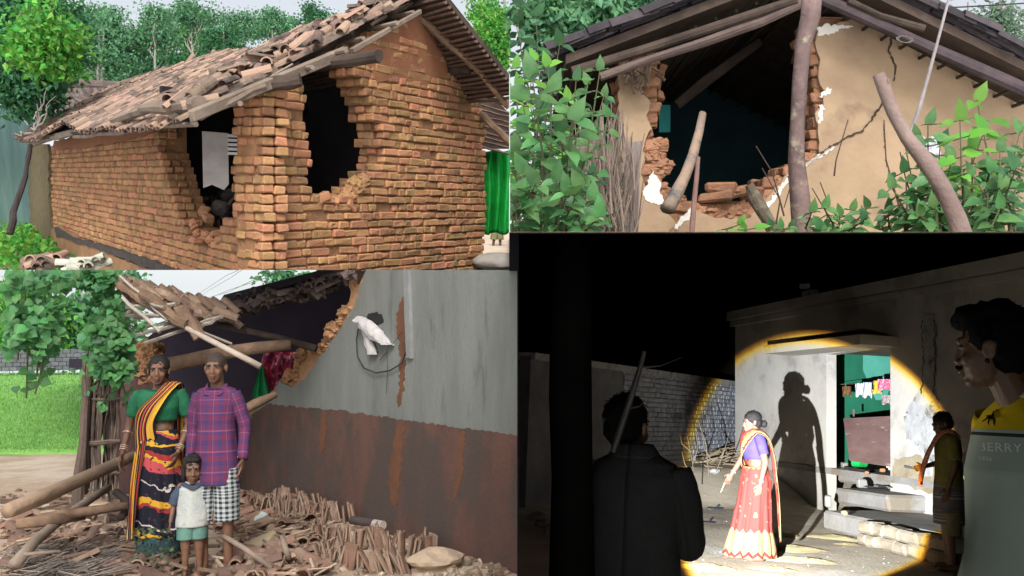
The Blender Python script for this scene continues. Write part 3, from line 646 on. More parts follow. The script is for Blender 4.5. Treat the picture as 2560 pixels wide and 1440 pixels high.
LB = ['tall feathery tree behind the neighbour roof at the pale trunk', 'low rounded feathery tree just above the ridge of the brick house roof', 'feathery tree rising between two gaps of sky', 'bright bushy tree behind the middle of the tiled roof', 'hazy tree left of the large sky gap above the roof', 'hazy tree whose crown touches the top of the picture over the roof', 'small thin-crowned tree right of the sky gap', 'last hazy tree before the white sky at the upper ridge', 'tall far tree reaching the top edge between two sky gaps', 'dense low tree behind the neighbour roof ridge', 'dense dark undergrowth tree hugging the tiled roof line']
for i, (px, py, rx, rz) in enumerate(TS):
    d = 27 + (i * 5) % 9; mm = (M_leafb, M_leafd, M_leafb)[i % 3] if i not in (3,) else M_leafy
    tree(TL, 'forest_tree', LB[i], TL.L(px, 300, d), 3, [cr(TL, px + U(-20, 20), py + U(-15, 15), d, rx * .75, rz * .7), cr(TL, px - rx * .5, py + rz * .4, d + 1, rx * .5, rz * .4), cr(TL, px + rx * .4, py + rz * .35, d + 1, rx * .5, rz * .45), cr(TL, px, py - rz * .4, d, rx * .45, rz * .4)], int(34 * rx * rz / 60) + 1000, .115, mm, .06, group='hazy trees behind the brick house', forks=2)
tree(TL, 'broadleaf_tree', 'sunlit yellow green tree beyond the right roof slope of the brick house', TL.L(1250, 300, 22), 3, [cr(TL, 1235, 75, 20, 60, 45), cr(TL, 1270, 130, 20, 40, 60), cr(TL, 1210, 20, 22, 40, 25)], 4500, .11, M_leafy, .08)

kd = Person(TL, 'child in khaki shorts half hidden behind the green cloth sheet', TL.G(1241, 633, gz), R(180), 1.25, dict(ankL=(-.12, 0, .08), ankR=(.12, 0, .08)), feet=True)
kd.loft('shorts', mat('khaki_short', (.22, .22, .10), (.15, .15, .08), 9, .9, .3), [(-.1, .01, .42, .10, .11), (-.09, .01, .6, .11, .11), (-.05, 0, .85, .14, .13)], 20, fold=.06); kd.loft('shorts', MATS['khaki_short'], [(.1, .01, .42, .10, .11), (.09, .01, .6, .11, .11), (.05, 0, .85, .14, .13)], 20, fold=.06)
kd.loft('shirt', mat('dull_shirt', (.2, .2, .25), None, 9, .9, .3), SHIRT(1.05, .8), 30, fold=.05); kd.hair('short')
# ================================================================ upper right: plastered house with a collapsed corner, behind bushes
PW = V((0, 7, 0)); NW = V((.05, -1, 0)).normalized()
def WT(px, py): return TR.W(px, py, PW, NW)
dW = V((1, .05, 0)).normalized()
M_ochre = mat('ochre_plaster', (.37, .265, .17), (.29, .20, .13), 1.6, .9, .5, 9, c3=(.24, .165, .11), t3=.57, s3=1.3)
M_lime = mat('white_lime', (.75, .72, .68), (.6, .56, .52), 6, .9, .4)
M_brickd = mat('brick_old', (.33, .17, .10), (.22, .11, .065), 7, 1, .9, 30, isl=.3, c3=(.15, .09, .06), t3=.58)
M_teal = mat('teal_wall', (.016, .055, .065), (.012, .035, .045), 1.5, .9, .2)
M_leafA = mat('leaf_shrub', (.12, .29, .09), (.055, .16, .055), 9, .42, .15, 40, isl=.35, hue=.025, trans=.4, spec=.5)
M_stem = mat('green_stem', (.09, .12, .05), (.08, .06, .04), 6, .8, .3)
mh = thing('plastered_house', 'ochre plastered house with a collapsed corner and a dark tiled gable roof', 'house', TR, TR.L(2000, 582, 7))
plR = [(2040, 70), (2075, 68), (2130, 50), (2240, 66), (2420, 140), (2600, 220), (2600, 640), (1655, 640), (1672, 575), (1700, 540), (1735, 528), (1780, 545), (1850, 548), (1900, 520), (1935, 470), (1975, 428), (2046, 388), (2042, 330), (2036, 285), (2052, 262), (2058, 232), (2040, 200), (2046, 150), (2036, 110)]
plL = [(1546, 150), (1600, 160), (1612, 205), (1600, 225), (1622, 260), (1616, 290), (1628, 320), (1614, 345), (1606, 372), (1614, 400), (1600, 440), (1612, 470), (1634, 500), (1655, 520), (1690, 560), (1690, 640), (1546, 640)]
x = plate(TR, WT, NW, plR, .035, 14, 3); x.build('plaster_wall', M_ochre, mh)
x = plate(TR, WT, NW, plL, .035, 12, 3); x.build('plaster_wall', M_ochre, mh)
bodyR = [(2024, 55), (2600, 55), (2600, 640), (1640, 640), (1640, 505), (1680, 492), (1720, 512), (1760, 500), (1830, 500), (1880, 496), (1905, 462), (1960, 420), (2020, 395), (2030, 300), (2022, 250), (2032, 200), (2020, 120)]
bodyL = [(1548, 130), (1640, 140), (1645, 200), (1640, 300), (1628, 330), (1655, 340), (1672, 360), (1655, 372), (1640, 385), (1668, 400), (1664, 430), (1640, 440), (1640, 455), (1668, 468), (1680, 490), (1700, 510), (1720, 520), (1720, 640), (1548, 640)]
for body in (bodyR, bodyL):
    bb, mm = MB(), MB()
    bricks(TR, PW, dW, NW, -.2, 4.6, .3, 2.3, lambda X, Y: pip(X, Y, body) and not (X > 2120 or (X > 1800 and Y > 560)), bb, mm, ch=.1, bh=.042, lens=(.22, .2, .12), thick=.26, jit=.014, dep=.055)
    bb.build('brick_core', M_brickd, mh); mm.build('mortar', MATS['mud_mortar'], mh)
x = MB()
for (px, py, r) in ((1650, 358, .07), (1655, 412, .09), (1650, 470, .08), (1630, 390, .07), (1690, 500, .08), (1640, 430, .09), (1668, 485, .06), (1790, 528, .1), (1850, 530, .12), (1905, 500, .1), (1740, 530, .1), (1950, 455, .07), (1985, 425, .05), (2020, 400, .05)): x.blob(WT(px, py) - V((0, -.03, 0)), (r, r * .6, r * .7), 3, .6, 3)
x.build('crumbling_earth', mat('red_earth', (.36, .19, .11), (.27, .14, .085), 6, 1, .9, 30), mh)
for poly in ([(1628, 432), (1640, 440), (1650, 462), (1645, 480), (1660, 505), (1645, 516), (1620, 505), (1605, 488), (1612, 470)], [(1700, 545), (1725, 520), (1738, 528), (1715, 548), (1690, 575), (1680, 572)], [(2042, 245), (2062, 222), (2075, 228), (2062, 240)], [(2046, 262), (2056, 275), (2052, 300), (2040, 310)], [(2036, 72), (2060, 66), (2128, 68), (2075, 84), (2044, 96)], [(2020, 408), (2046, 388), (2095, 352), (2075, 376), (2040, 398), (1990, 428)], [(1900, 530), (1945, 470), (1972, 436), (1978, 442), (1930, 505), (1905, 536)]):
    plate(TR, WT, NW, poly, .041, 5, 4).build('lime_flake', M_lime, mh)
# cracks in the plaster: dark strips laid on it, shade painted in
M_crack = mat('crack_shadow', (.07, .045, .03), None, 5, 1, 0)
def crack(wf, n, pts, w, th, parent, name='crack'):
    x = MB(); L_ = []; 
    for i in range(len(pts) - 1):
        a, b = V((*pts[i], 0)), V((*pts[i + 1], 0)); k = max(2, int((b - a).length / 7))
        for j in range(k): q = a.lerp(b, j / k); L_.append((q.x + U(-3, 3), q.y + U(-3, 3)))
    L_.append(pts[-1])
    for i in range(len(L_) - 1):
        a, b = V(L_[i]), V(L_[i + 1]); d = (b - a).normalized(); s = V((-d.y, d.x)) * w * U(.3, 1)
        x.add([wf(*(a - s)) + n * th, wf(*(a + s)) + n * th, wf(*(b + s)) + n * th, wf(*(b - s)) + n * th], [(0, 1, 2, 3)])
    return x.build(name, M_crack, parent)
crack(WT, NW, [(2046, 384), (2110, 345), (2150, 330), (2180, 290), (2203, 255)], 3.2, .043, mh)
crack(WT, NW, [(2222, 100), (2215, 130), (2232, 165), (2228, 205)], 3, .040, mh)
crack(WT, NW, [(2203, 310), (2210, 420)], 1, .040, mh)
crack(WT, NW, [(1606, 372), (1614, 400)], 1.5, .045, mh)
# dark room
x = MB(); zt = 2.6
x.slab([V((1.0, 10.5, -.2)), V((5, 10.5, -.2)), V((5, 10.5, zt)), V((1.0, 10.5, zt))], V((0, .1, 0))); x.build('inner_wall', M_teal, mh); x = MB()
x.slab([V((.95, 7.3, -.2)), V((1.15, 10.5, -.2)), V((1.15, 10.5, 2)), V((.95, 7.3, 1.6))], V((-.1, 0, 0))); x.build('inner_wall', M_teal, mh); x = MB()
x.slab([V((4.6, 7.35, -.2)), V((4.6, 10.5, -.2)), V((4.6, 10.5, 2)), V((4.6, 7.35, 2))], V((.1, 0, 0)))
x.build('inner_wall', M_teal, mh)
x = MB(); x.slab([TR.L(1648, 262, 8.6), TR.L(1676, 262, 8.7), TR.L(1676, 330, 8.7), TR.L(1648, 330, 8.6)], V((0, .05, 0))); x.build('turquoise_panel', mat('turq', (.06, .42, .42), None, 2, .8, .1), mh)
x = MB(); x.slab([V((.9, 7, .3)), V((5, 7, .3)), V((5, 11, .3)), V((.9, 11, .3))], V((0, 0, -.05))); x.build('earth_floor', M_shade, mh)
# roof
P1, P2, P3 = TR.L(1415, 160, 6.62), TR.L(2040, -80, 6.62), TR.L(2660, 225, 6.62)
bk = V((0, 5, 0))
x = MB(); x.slab([P1, P2, P2 + bk, P1 + bk], V((0, 0, .07))); x.slab([P2, P3, P3 + bk, P2 + bk], V((0, 0, .07))); x.build('roof', M_wdark, mh)
x = MB(); M_tiled = mat('black_tile', (.055, .045, .05), (.03, .027, .032), 6, .9, .5, isl=.4)
for (a, b, n) in ((P1, P2, 24), (P2, P3, 22)):
    sl_ = (b - a).normalized(); nn = V((-sl_.z, 0, sl_.x)); nn = nn if nn.z > 0 else -nn
    for i in range(n):
        for j in range(9):
            q = a.lerp(b, (i + .5) / n) + V((0, j * .22 + U(-.05, .03), 0)) + nn * (.10 + U(-.01, .03)); x.tile(q, sl_ * (1 if a is P1 else -1) + V((0, U(-.1, .1), U(-.06, .06))), nn, .15, .075, 5, .015)
x.build('roof_tile_cover', M_tiled, mh)
x = MB()
for t in range(12): 
    for (a, b) in ((P1, P2), (P2, P3)): q = a.lerp(b, (t + .5) / 12) - V((0, .05, .05)); x.tube(jl(q + V((0, .25, 0)), q + V((0, 4.2, 0)), 4, .02), .014, 6)
x.build('batten', M_wdark, mh)
for pts, r, m_, d in (([(1500, 192), (1620, 150), (1760, 105), (1900, 55), (2040, -10)], .036, mat('purlin_wood', (.125, .09, .078), (.09, .065, .06), 5, .9, .6, 16), 6.66), ([(2040, -10), (2120, 25), (2300, 108), (2440, 170), (2620, 250)], .048, mat('charred_purlin', (.075, .055, .06), (.04, .03, .035), 5, .9, .6, 16), 6.64), ([(1430, 178), (1600, 128), (1800, 62), (1990, 0)], .04, M_wdark, 6.64), ([(1690, 262), (1760, 205), (1900, 105)], .05, M_wdark, 8.3), ([(2120, 2), (2200, 40), (2310, 72)], .03, M_wdark, 6.6)):
    g = MB(); g.tube([TR.L(a, b, d) for a, b in pts], r, 9, wob=.35); g.build('purlin', m_, mh)
x = MB()
for k in range(26): px = U(1560, 1645); x.tube([TR.L(px, U(150, 190), 6.9), TR.L(px + U(-25, 25), U(180, 235), 6.85)], U(.006, .015), 4)
x.build('torn_thatch', mat('thatch', (.16, .11, .08), None, 6, 1, .5), mh)
# bricks fallen on the sill
for (px, py, lx, tilt, lab) in ((1800, 470, .12, .2, 'red brick tilted on top of the heap on the broken sill'), (1835, 482, .13, -.3, 'long red brick sliding off the right of the heap on the sill'), (1790, 492, .14, .05, 'red brick lying flat at the bottom of the heap on the sill'), (1870, 480, .12, .15, 'red brick leaning against the bark covered stick')):
    x = MB(); rt = Matrix.Rotation(tilt + U(-.2, .2), 3, 'Y') @ Matrix.Rotation(U(-.4, .4), 3, 'Z'); x.box(TR.L(px, py, 7.05), rt @ V((lx, 0, 0)), rt @ V((0, .06, 0)), rt @ V((0, 0, .04)), ch=.02, jit=.012)
    single(x, 'fallen_brick', M_brickd, TR, lab, 'brick', group='bricks on the broken sill')
# posts
M_post = mat('post_bark', (.20, .135, .125), (.10, .07, .07), 4, .95, .8, 18, c3=(.26, .23, .17), t3=.6, s3=9)
x = MB(); x.tube([TR.L(a, b, 6.0) for a, b in ((2030, -20), (2024, 40), (2008, 110), (2000, 200), (1994, 300), (1992, 400), (2002, 500), (2004, 600))], [.062, .06, .055, .052, .052, .055, .06, .062], 14, wob=.35)
single(x, 'timber_post', M_post, TR, 'tall bent bark-brown trunk post standing in front of the broken corner', 'post', smooth=True)
x = MB(); x.tube([TR.L(a, b, 2.75) for a, b in ((2196, 185), (2212, 225), (2232, 280), (2268, 345), (2318, 410), (2358, 470), (2392, 545), (2410, 610))], [.018, .020, .020, .021, .024, .027, .030, .032], 12, wob=.25)
x.tube([TR.L(2216, 215, 2.74), TR.L(2222, 196, 2.73)], [.007, .004], 6)
single(x, 'cut_branch', mat('sawn_branch', (.27, .20, .18), (.16, .11, .10), 4, .9, .6, 18), TR, 'thick sawn-off brown branch leaning diagonally before the ochre wall', 'branch', smooth=True)
x = MB(); x.tube([TR.L(a, b, 5.2) for a, b in ((2374, -10), (2345, 100), (2318, 200), (2292, 290), (2270, 350))], [.008, .009, .011, .013, .014], 8)
single(x, 'pale_pole', mat('pale_bamboo', (.28, .25, .26), (.19, .17, .17), 6, .8, .3), TR, 'thin pale grey pole rising past the eave at the right', 'pole')
x = MB(); x.tube([TR.L(2225, 22, 9), TR.L(2400, 18, 9), TR.L(2600, 6, 9)], .008, 5); single(x, 'overhead_wire', mat('wire_black', (.03, .03, .03), None, 5, .6, 0), TR, 'black wire crossing the sky above the right roof slope', 'wire')
x = MB()
for k in range(5): a0 = U(0, 6); x.tube([TR.L(2262 + 16 * math.cos(a0 + t) * (1 + k * .1), 98 + 9 * math.sin(a0 + t * 1.1), 6.5) for t in (0, .8, 1.6, 2.4, 3.2, 4)], .003, 4)
single(x, 'binding_wire', mat('wire_pale', (.16, .15, .14), None, 5, .6, 0), TR, 'loop of thin pale wire tied round the right roof purlin', 'wire')
x = MB(); x.tube([TR.L(a, b, 6.75 - (b - 290) * .003) for a, b in ((1756, 285), (1748, 330), (1732, 390), (1712, 440), (1690, 485), (1668, 522))], [.03, .034, .038, .042, .05, .05], 10, wob=.2)
single(x, 'charred_rafter', mat('charred_wood', (.30, .21, .15), (.14, .12, .12), 3, .9, .6, 14, c3=(.05, .07, .08), t3=.52, s3=2), TR, 'fallen roof pole with a burnt black foot leaning inside the gap', 'pole', smooth=True)
x = MB(); x.tube([TR.L(a, b, 6.2) for a, b in ((1746, 392), (1741, 450), (1734, 520), (1728, 600))], [.014, .017, .019, .02], 8); single(x, 'thin_stake', mat('reddish_stake', (.25, .15, .13), None, 6, .9, .4), TR, 'thin reddish upright stake in front of the broken sill', 'stake')
x = MB(); x.tube([TR.L(a, b, 5.9) for a, b in ((1872, 462), (1890, 500), (1915, 545), (1945, 600))], [.03, .04, .045, .045], 10, wob=.4); single(x, 'bark_stick', mat('lichen_bark', (.10, .08, .06), (.25, .23, .17), 14, 1, .8, 20, mid=.62), TR, 'dark stick with lichen spots leaning below the bricks', 'stick')
x = MB()
x.slab([TR.L(1566, 356, 5.9), TR.L(1606, 352, 5.9), TR.L(1600, 430, 5.9), TR.L(1592, 620, 5.9), TR.L(1560, 620, 5.9), TR.L(1558, 430, 5.9)], V((0, .06, 0)))
single(x, 'weathered_board', mat('grey_board', (.24, .20, .19), (.14, .11, .11), 3, .95, .7, 10, stretch=(8, 8, .6)), TR, 'split grey weathered board standing against the left wall stump', 'board')
x = MB()
for k in range(420):
    px = 1425 + 170 * random.betavariate(2, 2); py = U(430, 620); d = U(5.0, 5.8); h_ = U(40, 190); lean = U(-35, 35); x.tube([TR.L(px, py, d), TR.L(px + lean * .5, py - h_ * .5, d), TR.L(px + lean + U(-8, 8), py - h_, d)], [.005, .004, .002], 4, cap=False)
x.build('dry_brush', mat('dry_twig', (.15, .11, .10), (.24, .19, .15), 6, 1, .3, isl=.4), None, TR, kind='stuff', label='tangle of dry grey twigs and dead grass left of the wall stump')
x = MB()
for pts in (((1890, 365), (1930, 430), (1960, 540)), ((1905, 420), (1950, 500), (1940, 560)), ((2050, 455), (2075, 520), (2130, 590)), ((2030, 470), (2065, 530), (2080, 590)), ((2120, 300), (2090, 400), (2085, 440)), ((2210, 300), (2215, 400), (2260, 560)), ((2250, 380), (2265, 450), (2270, 590)), ((2262, 360), (2278, 440), (2290, 590)), ((1960, 520), (1975, 470), (1972, 440))):
    x.tube([TR.L(a, b, 5.0) for a, b in pts], [.003, .004, .006], 5)
single(x, 'bare_twigs', mat('dark_twig', (.07, .045, .04), None, 6, 1, .3), TR, 'thin dark bare twigs curling up in front of the ochre wall', 'twigs')
def rag(st, px0, py0, px1, py1, d, amp=.03, seed=0, n=14):
    x = MB()
    def f(u, v):
        q = st.L(px0 + (px1 - px0) * u + 4 * math.sin(v * 7 + seed), py0 + (py1 - py0) * v * (1 + .12 * math.sin(u * 9 + seed)), d); return q + V((0, amp * math.sin(u * 17 + seed + v * 3) + amp * .6 * math.sin(v * 8 + u * 5), 0))
    x.grid(f, n, n); return x
single(rag(TR, 2290, 342, 2352, 392, 5.4), 'plastic_sack', mat('white_plastic', (.72, .70, .76), (.5, .5, .6), 8, .5, .2), TR, 'crumpled white plastic sack behind the leaves under the pale pole', 'sack', smooth=True)
# bushes with broad pointed leaves
def bush(name, label, st, root, tips, d, L, m, group, nleaf=7, clipd=True, dark=False):
    bs = st.L(*root, d); t = thing(name, label, 'bush', st, bs, group); sb, lb_ = MB(), MB()
    for tx, ty in tips:
        dd = d + U(-.35, .35); tip = st.L(tx, ty, dd); r0 = st.L(root[0] + U(-25, 25), root[1], d); k = nleaf
        mid_ = r0.lerp(tip, .5) + V((U(-.06, .06), U(-.1, .1), .05)); pts = [r0.lerp(mid_, i / 4) if i < 4 else mid_.lerp(tip, (i - 4) / 4) for i in range(9)]
        sb.tube(pts, [.007 * (1 - .09 * i) for i in range(9)], 5)
        for i in range(k):
            f = .25 + .75 * (i + 1) / k; s_ = f * 8; a = pts[min(8, int(s_))]; b = pts[min(8, int(s_) + 1)]; p = a.lerp(b, s_ % 1); ph = i * 1.7 + U(-.5, .5)
            for sg in (0, PI):
                dr_ = V((math.cos(ph + sg), math.sin(ph + sg) * .8, U(-.55, .25))); q = p + dr_.normalized() * U(.01, .04)
                sz = L * U(.28, .95) * (1 - .35 * (f > .9)); sb.tube([p, q], .0025, 4, cap=False)
                heartleaf(lb_, q, dr_, V((U(-.4, .4), -.75 + U(-.4, .3), .8)), sz, U(.22, .42))
        heartleaf(lb_, tip, V((U(-.5, .5), -.3, .8)), V((0, -1, .2)), L * .7, .3)
    sb.build('stem', M_stem, t); lb_.build('foliage', m, t, smooth=True); return t
M_leafB = mat('leaf_shrub_dark', (.04, .14, .05), (.03, .09, .04), 3, .5, .15, 40, isl=.35, hue=.02, trans=.35)  # darker copy of the shrub leaf, shade painted into the back bushes
M_leafC = mat('leaf_shrub_lime', (.17, .42, .06), (.11, .32, .06), 3, .45, .15, 40, isl=.3, hue=.02, trans=.45)
G1 = 'broad leaved bushes at the left of the plastered house'
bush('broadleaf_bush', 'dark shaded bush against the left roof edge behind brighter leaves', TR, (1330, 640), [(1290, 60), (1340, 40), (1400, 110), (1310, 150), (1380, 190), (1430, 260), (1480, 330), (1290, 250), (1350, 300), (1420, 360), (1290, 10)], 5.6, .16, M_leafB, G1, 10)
bush('broadleaf_bush', 'tall bush whose lime-tipped sprig stands free before the dark eave', TR, (1400, 640), [(1500, 175), (1470, 210), (1440, 200), (1520, 290), (1510, 240)], 3.7, .085, M_leafA, G1, 6)
bush('broadleaf_bush', 'bush with the largest pale green leaf in the middle of the left thicket', TR, (1360, 650), [(1380, 230), (1330, 190), (1430, 300), (1400, 330), (1350, 270)], 3.4, .14, M_leafA, G1, 6)
bush('broadleaf_bush', 'lime green bush high against the left border of the thicket', TR, (1300, 640), [(1290, 170), (1340, 150), (1370, 165), (1300, 220), (1420, 250)], 3.9, .10, M_leafC, G1, 6)
bush('broadleaf_bush', 'green bush low in front of the dry twigs at the left', TR, (1400, 700), [(1450, 470), (1480, 500), (1500, 540), (1420, 480), (1390, 450), (1460, 560)], 3.2, .11, M_leafA, G1, 5)
bush('broadleaf_bush', 'low leafy bush in the bottom left corner of the thicket', TR, (1300, 700), [(1290, 380), (1310, 430), (1340, 460), (1290, 490), (1350, 520), (1370, 560), (1300, 330)], 3.3, .12, M_leafA, G1, 6)
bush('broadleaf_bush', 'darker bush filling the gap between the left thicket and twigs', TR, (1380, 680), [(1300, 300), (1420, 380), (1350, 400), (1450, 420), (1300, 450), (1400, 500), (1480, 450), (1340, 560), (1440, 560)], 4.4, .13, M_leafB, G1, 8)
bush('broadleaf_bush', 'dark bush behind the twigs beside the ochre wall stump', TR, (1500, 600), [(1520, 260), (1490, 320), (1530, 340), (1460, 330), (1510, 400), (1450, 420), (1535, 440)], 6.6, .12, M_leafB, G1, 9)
G2 = 'broad leaved bushes in front of the ochre wall'
bush('broadleaf_bush', 'slender bush with a single pale upright top leaf at the right', TR, (2420, 680), [(2442, 250), (2400, 300), (2460, 330), (2430, 370)], 3.5, .125, M_leafC, G2, 5)
bush('broadleaf_bush', 'large leaved green bush right of the leaning cut branch', TR, (2350, 680), [(2320, 310), (2290, 350), (2350, 360), (2300, 420), (2380, 400), (2260, 430)], 3.4, .10, M_leafA, G2, 6)
bush('broadleaf_bush', 'green bush cut by the right border below the pale top leaf', TR, (2520, 680), [(2550, 330), (2500, 380), (2540, 420), (2480, 430), (2570, 380), (2510, 470)], 3.3, .11, M_leafA, G2, 6)
bush('broadleaf_bush', 'dense bush low between the cut branch and the right border', TR, (2450, 700), [(2430, 440), (2470, 480), (2500, 520), (2420, 500), (2540, 520), (2460, 540)], 3.2, .10, M_leafA, G2, 6)
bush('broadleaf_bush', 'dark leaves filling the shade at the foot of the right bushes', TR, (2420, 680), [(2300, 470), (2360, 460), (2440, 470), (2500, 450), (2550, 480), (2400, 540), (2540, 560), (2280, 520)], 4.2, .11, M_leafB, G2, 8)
bush('broadleaf_bush', 'sprawling bush just right of the foot of the cut branch base', TR, (2260, 660), [(2230, 470), (2270, 500), (2300, 540), (2220, 530), (2330, 520), (2250, 560)], 3.6, .095, M_leafA, G2, 5)
bush('broadleaf_bush', 'low spreading bush right of the foot of the tall trunk post', TR, (2090, 660), [(2030, 530), (2060, 520), (2100, 540), (2130, 525), (2050, 570), (2160, 550), (2170, 520)], 3.6, .085, M_leafA, G2, 4)
bush('broadleaf_bush', 'small lime leaf sprig poking up below the middle of the sill', TR, (1850, 640), [(1848, 562), (1860, 575)], 3.6, .08, M_leafC, G2, 2)
bush('broadleaf_bush', 'few pale leaves at the foot of the bark covered stick', TR, (1920, 640), [(1930, 566), (1950, 572), (1975, 570)], 3.6, .07, M_leafA, G2, 2)
# trees behind
tree(TR, 'dark_tree', 'dark dense tree behind the left roof slope of the plastered house', TR.L(1560, 300, 16), 3, [cr(TR, 1600, 50, 15, 75, 60), cr(TR, 1530, 110, 15, 80, 50), cr(TR, 1460, 60, 16, 70, 70), cr(TR, 1660, 15, 15, 60, 30)], 13000, .085, M_leafd, .1)
tree(TR, 'bamboo_clump', 'drooping bright bamboo foliage above the left bushes', TR.L(1460, 300, 12), 2, [cr(TR, 1490, 30, 11, 50, 40), cr(TR, 1440, 120, 11, 60, 60), cr(TR, 1380, 40, 11, 60, 60)], 3600, .13, M_leafb, .04, cat='bamboo')
tree(TR, 'thin_tree', 'sparse tree at the right edge above the sloping roof', TR.L(2500, 250, 18), 3, [cr(TR, 2500, 60, 17, 60, 55), cr(TR, 2420, 80, 17, 40, 30), cr(TR, 2530, 110, 17, 50, 30), cr(TR, 2300, 15, 17, 40, 20)], 2600, .10, mat('leaf_grey', (.16, .24, .16), (.1, .17, .11), 2, .7, 0, isl=.3, trans=.3), .05)
tree(TR, 'thin_tree', 'low hazy tree touching the roof edge right of the pale pole', TR.L(2420, 250, 18), 2, [cr(TR, 2440, 120, 18, 60, 25), cr(TR, 2360, 95, 18, 40, 20)], 1500, .10, MATS['leaf_grey'], .04)
# soil under this scene lies on the added daylight-blocking lid of the night box
# ================================================================ lower left: family before their fallen house
zg = -1.47
CB = BL.L(1150, 906, 6.7); CB.z = 0
dB = -(vpdir(BL, -350)); nB = V((-dB.y, dB.x, 0)); nB = nB if nB.dot(CB) < 0 else -nB      # dB runs to the right and nearer
def WB(px, py): return BL.W(px, py, CB, nB)
M_grey = mat('grey_wash', (.18, .19, .175), (.14, .15, .14), 1.8, .92, .4, 30, stretch=(2, 2, .5), c3=(.11, .12, .11), t3=.62, s3=2)
M_dado = mat('oxide_dado', (.118, .062, .047), (.082, .046, .037), 1.6, .9, .5, 30, stretch=(1.8, 1.8, .95), c3=(.07, .05, .043), t3=.52, s3=1.2)
M_earth = mat('wall_earth', (.42, .235, .12), (.30, .16, .08), 7, 1, 1, 26, c3=(.20, .10, .055), t3=.6, s3=5)
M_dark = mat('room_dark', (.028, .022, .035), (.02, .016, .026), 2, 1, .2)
fh = thing('fallen_house', 'grey and oxide red mud house with a collapsed wall and sunken roof', 'house', BL, WB(900, 906) + V((0, 0, zg)))
out_ = [(930, 650), (905, 730), (893, 762), (872, 800), (838, 850), (803, 898), (770, 945), (735, 968), (702, 952), (690, 985), (672, 1000), (640, 1030), (606, 1085), (596, 1130), (594, 1440), (1330, 1440), (1330, 650)]
plate(BL, WB, nB, out_, .03, 10, 3).build('wall', M_grey, fh)
dd = [(676, 1008), (720, 1014), (860, 1026), (1000, 1046), (1140, 1066), (1330, 1090), (1330, 1440), (594, 1440), (598, 1132), (608, 1086), (642, 1034)]
plate(BL, WB, nB, dd, .034, 6, 3).build('painted_dado', M_dado, fh)
core = [(884, 640), (876, 700), (872, 755), (848, 786), (824, 826), (806, 862), (790, 872), (748, 874), (738, 900), (728, 930), (700, 950), (690, 975), (640, 1010), (598, 1040), (588, 1080), (585, 1440), (1330, 1440), (1330, 640)]
x = plate(BL, WB, nB, core, -.002, 14, 5); x.build('wall_core', M_earth, fh)
pts_ = [WB(a, b) - nB * .36 for a, b in core]; x = MB(); x.slab(pts_, nB * .34); x.build('wall_core', M_earth, fh)
x = MB()
for i in range(150):
    j = U(0, 10); a, b = core[int(j)], core[int(j) + 1]; t = j % 1; px, py = a[0] + (b[0] - a[0]) * t, a[1] + (b[1] - a[1]) * t; r = U(.03, .11)
    x.blob(WB(px + U(0, 14), py + U(-3, 16)) - nB * U(.0, .3), (r, r, r * U(.5, .9)), 3, .7, 2.5)
x.build('broken_edge', M_earth, fh, smooth=False)
# conduit, rust streaks, hole
x = MB(); pw = [(1024, 650), (1034, 650), (1040, 800), (1042, 896), (1031, 893), (1026, 780)]; x.slab([WB(a, b) + nB * .06 for a, b in pw], -nB * .03); x.build('conduit_strip', mat('zinc', (.22, .23, .23), (.16, .16, .16), 5, .7, .3), fh)
M_rust = mat('rust_stain', (.14, .06, .03), (.11, .05, .03), 8, .95, .2, 30)
for (pp, nm) in (([(1000, 790), (1018, 740), (1024, 800), (1022, 900), (1014, 1010), (1004, 1015), (1010, 900)], 'rust_streak'), ([(1004, 1050), (1022, 1052), (1010, 1180), (1004, 1260), (985, 1265), (982, 1180)], 'rust_streak'), ([(1160, 1078), (1172, 1079), (1164, 1200), (1146, 1250), (1150, 1160)], 'rust_streak'), ([(815, 1025), (826, 1026), (820, 1120), (808, 1130), (806, 1080)], 'rust_streak')):
    plate(BL, WB, nB, pp, .037, 6, 4).build(nm, M_rust, fh)
plate(BL, WB, nB, [(922, 800), (930, 785), (950, 780), (964, 788), (968, 806), (950, 812), (930, 812)], .036, 5, 2).build('dark_hole', mat('flat_black', (.02, .02, .02), None, 5, 1, .5), fh)  # hole drawn as a raised black plate
x = MB()
def bundle(u, v):
    q0 = V((918 + 70 * v + 8 * math.sin(u * 6.28 + 2), 800 + 62 * v)); an = u * 2 * PI; w_ = 17 * math.sin(PI * min(1, .15 + v * .9)) ** .6 + 3 * noise.noise(V((u * 5, v * 5, 1))); p = WB(q0.x - math.cos(an) * w_ * .6, q0.y + math.cos(an) * w_) + nB * (.07 + .05 * math.sin(an) + .03 * noise.noise(V((u * 7, v * 7, 4)))); return p
x.grid(bundle, 24, 20)
def bundle2(u, v): an = u * 2 * PI; w_ = 9 + 4 * math.sin(v * 6 + u * 4); return WB(928 + v * 16 - math.cos(an) * w_, 808 + v * 78) + nB * (.06 + .03 * math.sin(an))
x.grid(bundle2, 16, 14)
single(x, 'cloth_bundle', mat('white_cloth', (.46, .44, .43), (.36, .34, .34), 7, .9, .4, 30), BL, 'dirty white cloth bundle hanging from the dark hole in the grey wall', 'cloth bundle', smooth=True)
x = MB(); x.tube([WB(a, b) + nB * .06 for a, b in ((912, 815), (906, 850), (908, 890), (925, 920), (955, 932), (990, 926), (1020, 908), (1030, 880), (1020, 850))], .006, 6); x.tube([WB(a, b) + nB * .06 for a, b in ((1020, 830), (990, 870), (965, 900))], .003, 4); x.tube([WB(a, b) + nB * .05 for a, b in ((980, 870), (982, 930), (978, 985))], .002, 4)
single(x, 'electric_cable', MATS['wire_black'], BL, 'black cable hanging in a loop on the grey wall under the bundle', 'cable')
